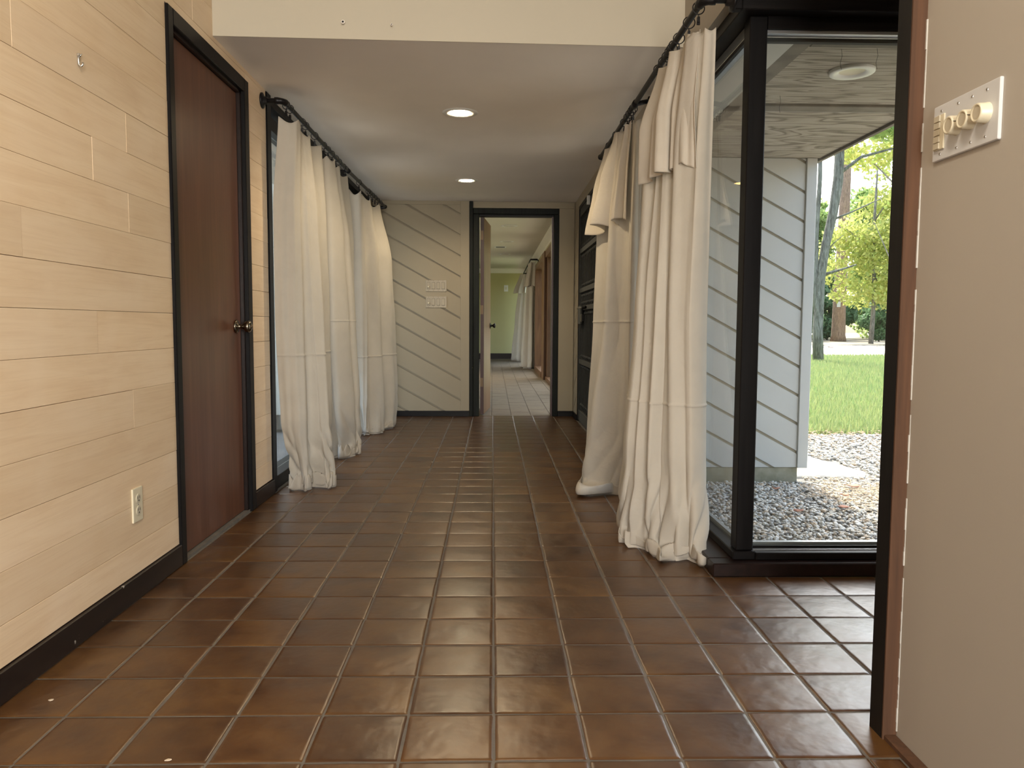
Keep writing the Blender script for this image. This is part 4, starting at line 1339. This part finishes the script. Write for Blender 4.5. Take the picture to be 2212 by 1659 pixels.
# far rod and two curtains
fr_ = thing('curtain_rod', (0.80, 17.6, 2.2), 'black pipe curtain rod far away in the green room', 'curtain rod')
obj('pipe', MB().tube([(0.965, 16.9, 2.32), (0.80, 16.9, 2.32), (0.80, 20.9, 2.28), (0.965, 20.9, 2.28)], 0.018, 10), M['iron'], fr_, smooth=True)
obj('flange', MB().lathe((0.966, 16.9, 2.32), (-1, 0, 0), [(0, 0.001), (0, 0.045), (0.012, 0.045), (0.02, 0.02)], 14), M['iron'], fr_, smooth=True)
fa = thing('curtain', (0.8, 17.2, 0), 'cream curtain with folded flap in the far green room, the nearer of two', 'curtain', 'canvas curtains in the far room')
LV = [(2.26, [(0.95, 16.95), (0.83, 16.98), (0.78, 17.2), (0.82, 17.6)], 0.012),
      (1.2, [(0.945, 16.75), (0.80, 16.75), (0.715, 16.95), (0.78, 17.5)], 0.02),
      (0.04, [(0.95, 16.62), (0.78, 16.55), (0.64, 16.8), (0.72, 17.4)], 0.025)]
sheet_obj('panel', cloth_sheet(LV, 4, 71, -1, ns=120, nz=70, puddle=0.12, crumple=0.05, nring=4, sag=0.05), M['cloth'], fa)
flap_obj(fa, [(2.27, [(0.90, 16.92), (0.81, 16.95), (0.76, 17.2)], 0.01), (1.75, [(0.885, 16.78), (0.76, 16.85), (0.685, 17.1)], 0.025)], 2.5, 75, -1, sag=0.02)
fb = thing('curtain', (0.75, 20.0, 0), 'cream curtain with folded flap against the green wall, the farther of two', 'curtain', 'canvas curtains in the far room')
LV = [(2.2, [(0.88, 19.8), (0.80, 19.85), (0.72, 20.1), (0.80, 20.7)], 0.015),
      (1.1, [(0.87, 19.7), (0.74, 19.8), (0.62, 20.2), (0.75, 20.8)], 0.025),
      (0.04, [(0.87, 19.6), (0.70, 19.8), (0.53, 20.3), (0.70, 20.9)], 0.03)]
sheet_obj('panel', cloth_sheet(LV, 3.5, 83, -1, ns=120, nz=70, puddle=0.2, crumple=0.06, nring=4, sag=0.06, outdir=(-0.6, 0)), M['cloth'], fb)
flap_obj(fb, [(2.21, [(0.86, 19.75), (0.77, 19.8), (0.68, 20.1)], 0.01), (1.72, [(0.84, 19.65), (0.68, 19.75), (0.56, 20.1)], 0.03)], 2.5, 85, -1, sag=0.02)
for k, y in enumerate((12.05, 14.3, 16.84)):
    downlight(0.243, y, 2.43 - 0.002, 0.13, 0.085, 'unlit recessed light in the far room ceiling, %s from the doorway' % ('nearest', 'middle one', 'farthest')[k], 'ceiling light', False)
vt = thing('ceiling_vent', (0.136, 15.35, 2.42), 'dark slotted air vent in the far room ceiling', 'vent')
obj('frame', bx(0.02, 0.25, 15.2, 15.5, 2.424, 2.4295), M['white'], vt)
obj('slot', bx(0.05, 0.22, 15.25, 15.38, 2.4215, 2.4238), M['dark'], vt)
sw = thing('switch_plate', (0.345, 21.3, 1.83), 'white single switch plate on the far green wall', 'light switch')
obj('plate', bx(0.29, 0.40, 21.285, 21.3, 1.82, 1.99), M['white'], sw, bevel=0.003)
obj('rocker', bx(0.325, 0.365, 21.279, 21.286, 1.87, 1.94), M['ivory'], sw)

# ------------------------------------------------------------------ outside: court under the soffit
GZ = -0.17
YS = 5.42
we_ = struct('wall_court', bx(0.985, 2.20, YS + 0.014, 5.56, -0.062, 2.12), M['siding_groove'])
to_s = lambda u, v, d: (u, YS + d, v)
diagonal_boards(we_, 0.99, 2.143, -0.062, 2.076, 0.2005, -0.545, 0.021, 0.6095, to_s, 0.0, 0.014, M['white_siding'], 'siding_board')
obj('corner_board', bx(2.144, 2.2155, YS - 0.016, YS + 0.014, -0.066, 2.078), M['white_siding'], we_, bevel=0.003)
obj('corner_board', bx(2.2005, 2.2155, YS + 0.0145, 5.6, -0.066, 2.078), M['white_siding'], we_, bevel=0.002)
obj('concrete_base', bx(0.985, 2.157, YS + 0.012, 5.6, -0.22, -0.0625), M['concrete'], we_, bevel=0.006)
struct('wall_wing', bx(2.10, 2.2, 5.6, 8.0, -0.2, 2.12).box(0.985, 2.2, 7.9, 8.0, -0.2, 2.12), M['white_siding'])
so = struct('ceiling_soffit', loc=(1.6, 4.2, 2.08))
obj('plywood_panel', bx(1.285, 2.235, 3.262, 4.118, 2.080, 2.095), M['plyx'], so)
obj('plywood_panel', bx(1.285, 2.235, 4.222, YS, 2.080, 2.095), M['plyd'], so)
obj('batten', bx(1.20, 2.235, 4.119, 4.221, 2.066, 2.094), M['soffit_trim'], so, bevel=0.003)
obj('batten_bead', bx(1.285, 2.235, 4.2215, 4.236, 2.070, 2.0795), M['white_siding'], so)
obj('edge_trim', bx(1.205, 1.284, 3.181, YS, 2.066, 2.094), M['soffit_trim'], so, bevel=0.003)
obj('edge_trim', bx(1.2845, 2.235, 3.181, 3.2615, 2.066, 2.094), M['soffit_trim'], so, bevel=0.003)
obj('frieze_board', bx(0.986, 1.2045, 3.0, YS, 2.06, 2.092), M['white_siding'], so, bevel=0.002)
obj('frieze_board', bx(1.205, 2.235, 2.986, 3.1805, 2.06, 2.092), M['white_siding'], so, bevel=0.002)
obj('fascia', bx(2.2355, 2.262, 2.96, 5.62, 2.062, 2.20), M['soffit_trim'], so, bevel=0.002)
sl = thing('soffit_light', (1.611, 3.585, 2.08), 'white round unlit recessed light in the plywood porch soffit', 'ceiling light')
obj('trim_ring', MB().lathe((1.611, 3.585, 2.0795), (0, 0, -1), [(0, 0.098), (0.010, 0.098), (0.014, 0.094), (0.012, 0.066), (0.004, 0.055)], 40), M['white'], sl, smooth=True)
obj('baffle', MB().lathe((1.611, 3.585, 2.0795), (0, 0, -1), [(0.004, 0.055), (0.001, 0.045), (0.0005, 0.001)], 32), M['ivory'], sl, smooth=True)
# a few loose cobweb threads under the soffit
def thread(x, y, label):
    m = MB().tube([(x, y, 2.079), (x + 0.004, y, 2.05), (x - 0.003, y, 2.02), (x + 0.003, y, 1.995)], 0.0008, 5)
    tag(obj('cobweb_thread', m, M['dark']), label, 'cobweb')
thread(1.44, 3.31, 'thin dark cobweb thread hanging from the soffit, left of the round light')
thread(1.585, 3.30, 'thin dark cobweb thread hanging from the soffit, just before the round light')
thread(1.43, 3.98, 'thin dark cobweb thread hanging from the soffit near the batten')

# roofs keep daylight out from above
struct('roof', bx(-1.95, 2.262, 3.70, 8.1, 2.32, 2.5).box(0.98, 2.262, 3.01, 3.70, 2.12, 2.5).box(-1.95, -1.37, 2.96, 3.70, 2.24, 2.5), M['roof'])
struct('roof', bx(-1.6, 2.6, -3.8, 2.96, 2.92, 3.05), M['roof'])
struct('roof', bx(-3.4, 1.5, 8.1, 21.6, 2.54, 2.7), M['roof'])

# grounds
g = struct('ground', bx(-60, 80, -10, 130, -1.2, -0.21), M['soil'])
lawn = struct('lawn', bx(2.9, 45, 8.2, 28.4, -0.6, -0.20), M['lawn'])
drive = struct('driveway', bx(3, 70, 28.4, 46, -0.6, -0.195), M['sand'])
gb = struct('gravel_bed', bx(0.985, 9.0, 2.98, 7.2, -0.6, GZ - 0.012), M['gravel_base'])
walk = struct('walkway', MB().prism([(2.22, 5.62), (2.72, 5.60), (2.80, 5.75), (2.65, 6.45), (2.22, 6.75)], lambda u, v, d: (u, v, d), -0.4, GZ + 0.012), M['sand'], bevel=0.01)
struct('bounce_ground_west', bx(-9, -1.37, 1.0, 12, -0.6, -0.19), M['bounce_ground'])  # added pale ground, bounces sun through the left windows onto the ceiling

def raw_mesh(name, v, tris, mat, parent=None, smooth=False, off=(0, 0, 0)):
    me = bpy.data.meshes.new(name)
    v = np.asarray(v, np.float32) - np.asarray(off, np.float32)
    f = np.asarray(tris, np.int32)
    k = f.shape[1]
    me.vertices.add(len(v))
    me.vertices.foreach_set('co', v.ravel())
    me.loops.add(f.size)
    me.loops.foreach_set('vertex_index', f.ravel())
    me.polygons.add(len(f))
    me.polygons.foreach_set('loop_start', np.arange(0, f.size, k, dtype=np.int32))
    if smooth:
        me.polygons.foreach_set('use_smooth', np.ones(len(f), bool))
    me.update(calc_edges=True)
    me.materials.append(mat)
    return link(name, me, parent)

# pebbles
ph_ = (1 + 5 ** 0.5) / 2
ico_v = np.array([(-1, ph_, 0), (1, ph_, 0), (-1, -ph_, 0), (1, -ph_, 0), (0, -1, ph_), (0, 1, ph_), (0, -1, -ph_), (0, 1, -ph_), (ph_, 0, -1), (ph_, 0, 1), (-ph_, 0, -1), (-ph_, 0, 1)]) / math.sqrt(1 + ph_ ** 2)
ico_f = np.array([(0, 11, 5), (0, 5, 1), (0, 1, 7), (0, 7, 10), (0, 10, 11), (1, 5, 9), (5, 11, 4), (11, 10, 2), (10, 7, 6), (7, 1, 8), (3, 9, 4), (3, 4, 2), (3, 2, 6), (3, 6, 8), (3, 8, 9), (4, 9, 5), (2, 4, 11), (6, 2, 10), (8, 6, 7), (9, 8, 1)])
def pebbles(name, n, x0, x1, y0, y1, z, smin, smax, keep=None):
    p = np.column_stack([RNG.uniform(x0, x1, n), RNG.uniform(y0, y1, n), z + RNG.uniform(-0.006, 0.010, n)])
    if keep is not None:
        p = p[keep(p)]
    n = len(p)
    sc = RNG.uniform(smin, smax, (n, 1)) * np.column_stack([RNG.uniform(0.7, 1.3, n), RNG.uniform(0.6, 1.0, n), RNG.uniform(0.35, 0.65, n)])
    a = RNG.uniform(0, 6.28, n)
    jit = RNG.uniform(0.8, 1.2, (n, 12, 1))
    v = ico_v[None] * jit * sc[:, None, :]
    ca_, sa = np.cos(a)[:, None], np.sin(a)[:, None]
    tz = RNG.uniform(-0.4, 0.4, (n, 1))
    x = v[:, :, 0] * ca_ - v[:, :, 1] * sa
    y = v[:, :, 0] * sa + v[:, :, 1] * ca_
    zz = v[:, :, 2] + tz * v[:, :, 0]
    V = np.stack([x, y, zz], -1) + p[:, None, :]
    Fc = (ico_f[None] + (np.arange(n) * 12)[:, None, None]).reshape(-1, 3)
    o = raw_mesh(name, V.reshape(-1, 3), Fc, M['pebble'], smooth=True)
    o['kind'] = 'stuff'
    return o
tag(pebbles('gravel', 21000, 0.99, 4.0, 2.985, 5.40, GZ, 0.008, 0.018), 'grey and white pebble gravel bed outside the corner window', 'gravel')
tag(pebbles('gravel', 9000, 2.25, 6.0, 5.48, 7.8, GZ, 0.010, 0.020, lambda p: ~((p[:, 0] < 2.82) & (p[:, 1] > 5.58) & (p[:, 1] < 6.75 - 0.7 * (p[:, 0] - 2.22)))), 'pale gravel path beyond the white siding corner', 'gravel')
# fallen leaves on the gravel
for i, (x, y, s_, lb) in enumerate(((1.874, 5.08, 0.035, 'tan dry leaf on the gravel near the concrete base'), (1.779, 4.458, 0.04, 'dark red dry leaf in the middle of the gravel'),
                          (2.086, 4.547, 0.045, 'brown dry leaf at the sunlit edge of the gravel'), (2.419, 5.141, 0.06, 'large brown curled leaf in the sunny straw'), (2.248, 4.878, 0.04, 'small brown leaf in the sunlit gravel'))):
    m = MB()
    n = 10
    pts = []
    for k in range(n):
        t = 2 * PI * k / n
        rr = s_ * (0.75 + 0.25 * math.cos(3 * t + i))
        pts.append((rr * math.cos(t), 0.7 * rr * math.sin(t)))
    vs = [(x, y, GZ + 0.03)] + [(x + a, y + b, GZ + 0.028 + 0.25 * abs(a) + 0.1 * b) for a, b in pts]
    m.add(vs, [(0, k + 1, (k + 1) % n + 1) for k in range(n)])
    o = obj('fallen_leaf', m, M['dry_leaf'], smooth=True)
    o.modifiers.new('thickness', 'SOLIDIFY').thickness = 0.002
    tag(o, lb, 'leaf')

# straw and leaf litter
def litter(name, n, x0, x1, y0, y1, z, ln, wd, mat, ground_, dens=None):
    p = np.column_stack([RNG.uniform(x0, x1, n), RNG.uniform(y0, y1, n), z + RNG.uniform(0, 0.012, n)])
    if dens is not None:
        p = p[RNG.uniform(0, 1, n) < dens(p)]
    n = len(p)
    a = RNG.uniform(0, 6.28, n)
    L_ = ln * RNG.uniform(0.5, 1.2, n)
    W_ = wd * RNG.uniform(0.6, 1.3, n)
    dx, dy = np.cos(a), np.sin(a)
    tz = RNG.uniform(-0.012, 0.012, n)
    V = np.stack([np.column_stack([p[:, 0] - dx * L_, p[:, 1] - dy * L_, p[:, 2] - tz]), np.column_stack([p[:, 0] - dy * W_, p[:, 1] + dx * W_, p[:, 2] + 0.004]),
                  np.column_stack([p[:, 0] + dx * L_, p[:, 1] + dy * L_, p[:, 2] + tz]), np.column_stack([p[:, 0] + dy * W_, p[:, 1] - dx * W_, p[:, 2] + 0.004])], 1).reshape(-1, 3)
    o = raw_mesh(name, V, np.arange(4 * n).reshape(-1, 4), M[mat], ground_, off=tuple(wloc(ground_)))
    o['kind'] = 'stuff'
    return o
litter('straw', 4200, 2.0, 3.4, 3.7, 5.55, GZ + 0.018, 0.06, 0.0026, 'straw', gb, lambda p: np.exp(-((p[:, 0] - 2.45) / 0.4) ** 2 - ((p[:, 1] - 4.95) / 0.45) ** 2))
litter('leaf_litter', 1800, 2.9, 6.5, 7.1, 8.6, -0.178, 0.035, 0.018, 'litter', lawn, lambda p: np.exp(-((p[:, 1] - 7.75) / 0.4) ** 2))
litter('leaf_litter', 2600, 10, 30, 29.5, 46, -0.185, 0.16, 0.06, 'litter', drive, lambda p: 0.25 + 0.75 * (p[:, 1] > 40))

# grass
def grass(n):
    y = 7.4 + (28.6 - 7.4) * RNG.uniform(0, 1, n) ** 1.25
    x = y * RNG.uniform(0.28, 0.80, n)
    edge = 7.9 + 0.35 * np.sin(2.3 * x + 1) + 0.25 * np.sin(5.1 * x) + RNG.normal(0, 0.25, n)
    k = (y > np.maximum(edge, np.where(x < 2.5, 99, 8.0))) & (np.hypot(x - 10.15, y - 24.2) > 0.3)
    x, y = x[k], y[k]
    n = len(x)
    h = RNG.uniform(0.05, 0.13, n) * (1 + (y - 8) * 0.02)
    wd = RNG.uniform(0.004, 0.007, n) * (1 + (y - 8) * 0.10)
    a = RNG.uniform(0, 6.28, n)
    lx, ly = RNG.normal(0, 0.035, n), RNG.normal(0, 0.035, n)
    b0 = np.column_stack([x - np.cos(a) * wd, y - np.sin(a) * wd, np.full(n, -0.20)])
    b1 = np.column_stack([x + np.cos(a) * wd, y + np.sin(a) * wd, np.full(n, -0.20)])
    tp = np.column_stack([x + lx, y + ly, -0.20 + h])
    V = np.stack([b0, b1, tp], 1).reshape(-1, 3)
    o = raw_mesh('grass', V, np.arange(3 * n).reshape(-1, 3), M['grass'])
    o['kind'] = 'stuff'
    return tag(o, 'bright green lawn grass beyond the gravel', 'grass')
grass(110000)

# trees
def leaves(centers, n_per, rad, size, squash=0.8):
    P = []
    for c, r in zip(centers, rad):
        d = RNG.normal(0, 1, (n_per, 3))
        d /= np.linalg.norm(d, axis=1, keepdims=True)
        rr = r * RNG.uniform(0.35, 1, (n_per, 1)) ** 0.6
        q = d * rr
        q[:, 2] *= squash
        P.append(q + np.array(c))
    P = np.vstack(P)
    n = len(P)
    a = RNG.normal(0, 1, (n, 3))
    a /= np.linalg.norm(a, axis=1, keepdims=True)
    b = np.cross(a, RNG.normal(0, 1, (n, 3)))
    b /= np.linalg.norm(b, axis=1, keepdims=True) + 1e-9
    s_ = size * RNG.uniform(0.6, 1.3, (n, 1))
    V = np.stack([P - a * s_, P + b * s_ * 0.5, P + a * s_, P - b * s_ * 0.5], 1).reshape(-1, 3)
    return V, np.arange(4 * n).reshape(-1, 4)

def tree(name, loc, trunk, branches, crowns, size, n_per, leafmat, bark, label, group=None):
    t = thing(name, loc, label, 'tree', group)
    L = Vector(loc)
    m = MB().tube([L + Vector(p[:3]) for p in trunk], [p[3] for p in trunk], 12)
    obj('trunk', m, bark, t, smooth=True)
    for br in branches:
        obj('branch', MB().tube([L + Vector(p[:3]) for p in br], [p[3] for p in br], 8), bark, t, smooth=True)
    if crowns:
        V, Fq = leaves([c[:3] for c in crowns], n_per, [c[3] for c in crowns], size)
        o = raw_mesh('foliage', V, Fq, leafmat, t)
        o['kind'] = 'stuff'
    return t
def dup(t, loc, rz, label, sc=1.0):
    r = t.copy()
    COL.objects.link(r)
    r.location = loc
    r.rotation_euler = (0, 0, rz)
    r.scale = (sc, sc, sc)
    r['label'] = label
    for ch in t.children:
        c = ch.copy()
        COL.objects.link(c)
        c.parent = r
    return r
# leaning lichen tree close behind the siding corner
tree('leaning_tree', (10.15, 24.2, -0.2),
     [(0, 0, 0, 0.17), (-0.05, 0, 1.0, 0.15), (-0.02, 0, 2.6, 0.14), (0.10, 0, 3.6, 0.13), (0.30, 0, 4.6, 0.14), (0.42, 0, 5.6, 0.15), (0.45, 0, 7.0, 0.13), (0.5, 0, 10, 0.1)],
     [[(-0.04, 0, 0.8, 0.09), (-0.16, 0.05, 2.4, 0.10), (-0.18, 0.05, 4.0, 0.08), (-0.12, 0.05, 5.6, 0.07), (-0.2, 0, 8, 0.05)],
      [(0.0, 0, 2.7, 0.05), (0.5, -0.1, 2.85, 0.035), (1.0, -0.2, 3.02, 0.02)],
      [(0.3, 0, 4.4, 0.04), (0.9, 0, 4.65, 0.025), (1.9, 0.2, 5.1, 0.012)],
      [(0.45, 0, 5.8, 0.06), (1.1, 0, 6.3, 0.045), (2.0, 0, 6.55, 0.03), (2.9, 0, 6.75, 0.02)],
      [(0.05, 0, 3.3, 0.03), (0.4, 0.1, 3.7, 0.015), (0.7, 0.1, 3.95, 0.008)]],
     [(0.3, 0.3, 8.6, 1.4), (2.2, 0.2, 7.6, 1.0), (1.2, 0.6, 8.4, 1.2)], 0.11, 1500, M['leaf_g'], M['bark_grey'], 'leaning grey lichen covered tree at the edge of the lawn, right of the siding corner')
pine = tree('pine_tree', (25.9, 58.3, -0.2),
     [(0, 0, 0, 0.58), (0, 0, 0.5, 0.50), (0, 0, 3, 0.45), (0.1, 0, 8, 0.40), (0.2, 0, 16, 0.3), (0.2, 0, 24, 0.12)],
     [[(0.1, 0, 13, 0.1), (1.6, 0, 14.5, 0.05)], [(0.1, 0, 15, 0.1), (-1.6, 0.5, 16.5, 0.05)]],
     [(0, 0, 20, 2), (0.5, 0, 22.5, 1.9), (-0.4, 0.3, 18, 1.8)], 0.2, 900, M['leaf_d'], M['bark'], 'thick reddish pine trunk standing beyond the driveway')
obj('tree_marker', bx(25.52, 25.78, 57.83, 57.87, 2.35, 2.75), M['plate_white'], pine)
tree('slim_tree', (22.7, 44.3, -0.2), [(0, 0, 0, 0.26), (0.1, 0, 1.2, 0.17), (0.0, 0, 5, 0.15), (-0.1, 0, 9, 0.14), (-0.2, 0, 14, 0.1)],
     [[(0.0, 0, 4.5, 0.04), (-1.2, 0, 7.0, 0.015)], [(0, 0, 9, 0.06), (-1.5, 0, 10.4, 0.03)]],
     [(-1.5, 0.5, 11.5, 2.0), (-0.5, 0, 13.5, 2.0)], 0.2, 1100, M['leaf_y'], M['bark_grey'], 'slim grey tree beyond the driveway beside the black door jamb')
# sunlit broadleaf trees in front of the wood
def crown_set(r, zlo, zhi, spread, n):
    rr = random.Random(r)
    return [(rr.uniform(-spread, spread), rr.uniform(-spread, spread), rr.uniform(zlo, zhi), rr.uniform(0.9, 1.9)) for _ in range(n)]
ba = tree('broadleaf_tree', (24.6, 50.5, -0.2), [(0, 0, 0, 0.16), (0.1, 0, 3, 0.13), (-0.1, 0, 7, 0.1), (0, 0, 12, 0.04)],
          [[(0, 0, 4, 0.05), (1.6, -0.3, 5.4, 0.02)], [(0, 0, 6, 0.05), (-1.8, 0.2, 7.4, 0.02)], [(0, 0, 8, 0.05), (1.4, 0.4, 10, 0.02)]],
          [(-1.9, -0.4, 3.4, 1.2), (-0.7, 0.2, 3.2, 1.3), (0.6, -0.3, 3.5, 1.3), (1.8, 0.2, 3.3, 1.3), (2.4, -0.2, 4.4, 1.3), (-2.2, 0.3, 4.6, 1.2), (0.1, -0.6, 4.5, 1.4)] + [c_ for c_ in crown_set(3, 3.2, 12.5, 2.0, 52) if c_[2] < 8.4 or c_[0] > 0.9], 0.15, 330, M['leaf_y'], M['bark_grey'], 'bright yellow green broadleaf tree in front of the pine trunk', 'broadleaf trees at the wood edge')
LB = ['yellow green tree at the wood edge, next right of the one before the pine', 'yellow green tree at the wood edge, next left of the one before the pine', 'yellow green tree at the far right end of the wood edge', 'yellow green tree at the far left end of the wood edge']
for i, (x, y, s_) in enumerate(((32.2, 50.5, 1.0), (17.0, 50.5, 1.0), (39.8, 51.0, 1.0), (9.6, 51.0, 1.0))):
    dup(ba, (x, y, -0.2), 0.0, LB[i], s_)
gt = tree('forest_tree', (27.0, 69.5, -0.2), [(0, 0, 0, 0.2), (0.1, 0, 5, 0.17), (0, 0, 9, 0.12), (0.2, 0, 13, 0.04)],
          [[(0, 0, 6, 0.06), (2, 0, 8, 0.02)], [(0, 0, 9, 0.06), (-2, 0.5, 11, 0.02)]],
          crown_set(9, 1.0, 12.8, 2.2, 48), 0.24, 280, M['leaf_g'], M['bark_grey'], 'green forest tree standing behind the pine trunk', 'forest trees behind the wood edge')
LF = ['forest tree in the front row of the wood, right of the pine', 'forest tree in the front row of the wood, left of the pine', 'forest tree in the front row of the wood, at far right', 'forest tree in the front row of the wood, at far left',
      'dim forest tree deepest in the wood, behind the leaning tree', 'dim forest tree deepest in the wood, behind the pine', 'dim forest tree deepest in the wood, behind the slim trunk', 'dim forest tree deepest in the wood, at far right']
for i, (x, y, s_) in enumerate(((35.0, 69.5, 1.0), (19.0, 69.5, 1.0), (43.0, 69.5, 1.0), (11.0, 69.5, 1.0), (23.0, 79.0, 1.05), (31.2, 79.0, 1.05), (39.4, 79.0, 1.05), (47.6, 79.0, 1.05))):
    dup(gt, (x, y, -0.2), 0.0, LF[i], s_)
sb = thing('understory_shrub', (23.0, 58.3, -0.2), 'dark green understory shrub left of the pine trunk', 'shrub', 'shrubs under the wood edge')
obj('stem', MB().tube([(23.0, 58.3, -0.2), (23.05, 58.3, 1.5), (22.9, 58.3, 3.2)], [0.06, 0.05, 0.02], 8), M['bark_grey'], sb, smooth=True)
obj('stem', MB().tube([(23.0, 58.3, -0.2), (23.5, 58.4, 1.6), (23.7, 58.4, 3.0)], [0.05, 0.04, 0.02], 8), M['bark_grey'], sb, smooth=True)
V, Fq = leaves([(0, 0, 2.4), (0.9, 0, 1.6), (-0.9, 0.2, 1.8), (0.3, 0.3, 3.4), (0, 0, 0.8)], 620, [1.1, 0.9, 0.9, 0.9, 0.9], 0.17)
fo_ = raw_mesh('foliage', V, Fq, M['leaf_d'], sb)
fo_['kind'] = 'stuff'
LS = ['dark shrub right of the pine trunk', 'dark shrub beside the slim grey trunk', 'dark shrub behind the leaning tree', 'dark shrub at far right under the wood', 'dark shrub at far left under the wood',
      'tall dark shrub behind the pine trunk', 'tall dark shrub behind the leaning tree', 'tall dark shrub behind the slim trunk', 'tall dark shrub at far right under the wood', 'tall dark shrub at far left under the wood']
for i, (x, y, s_) in enumerate(((28.8, 57.9, 0.85), (33.2, 57.6, 0.9), (19.2, 58.5, 0.9), (37.6, 58, 0.9), (14.8, 58, 0.9), (27.2, 63.3, 1.4), (21.6, 63.3, 1.4), (32.8, 63.3, 1.4), (38.4, 63.3, 1.4), (16.0, 63.3, 1.4))):
    dup(sb, (x, y, -0.2), 0.0, LS[i], s_)
# west side trees seen through the left window
for i, (x, y, s_, lb) in enumerate(((-9, 22, 0.8, 'tree outside the left window, nearest'), (-14, 17, 0.9, 'tree outside the left window, second'), (-7.5, 30, 0.9, 'tree outside the left window, far behind'))):
    dup(gt, (x, y, -0.2), i * 1.1, lb, s_)
struct('ceiling_soffit', bx(-1.95, -1.37, 2.96, 8.1, 2.16, 2.23), M['white_siding'])
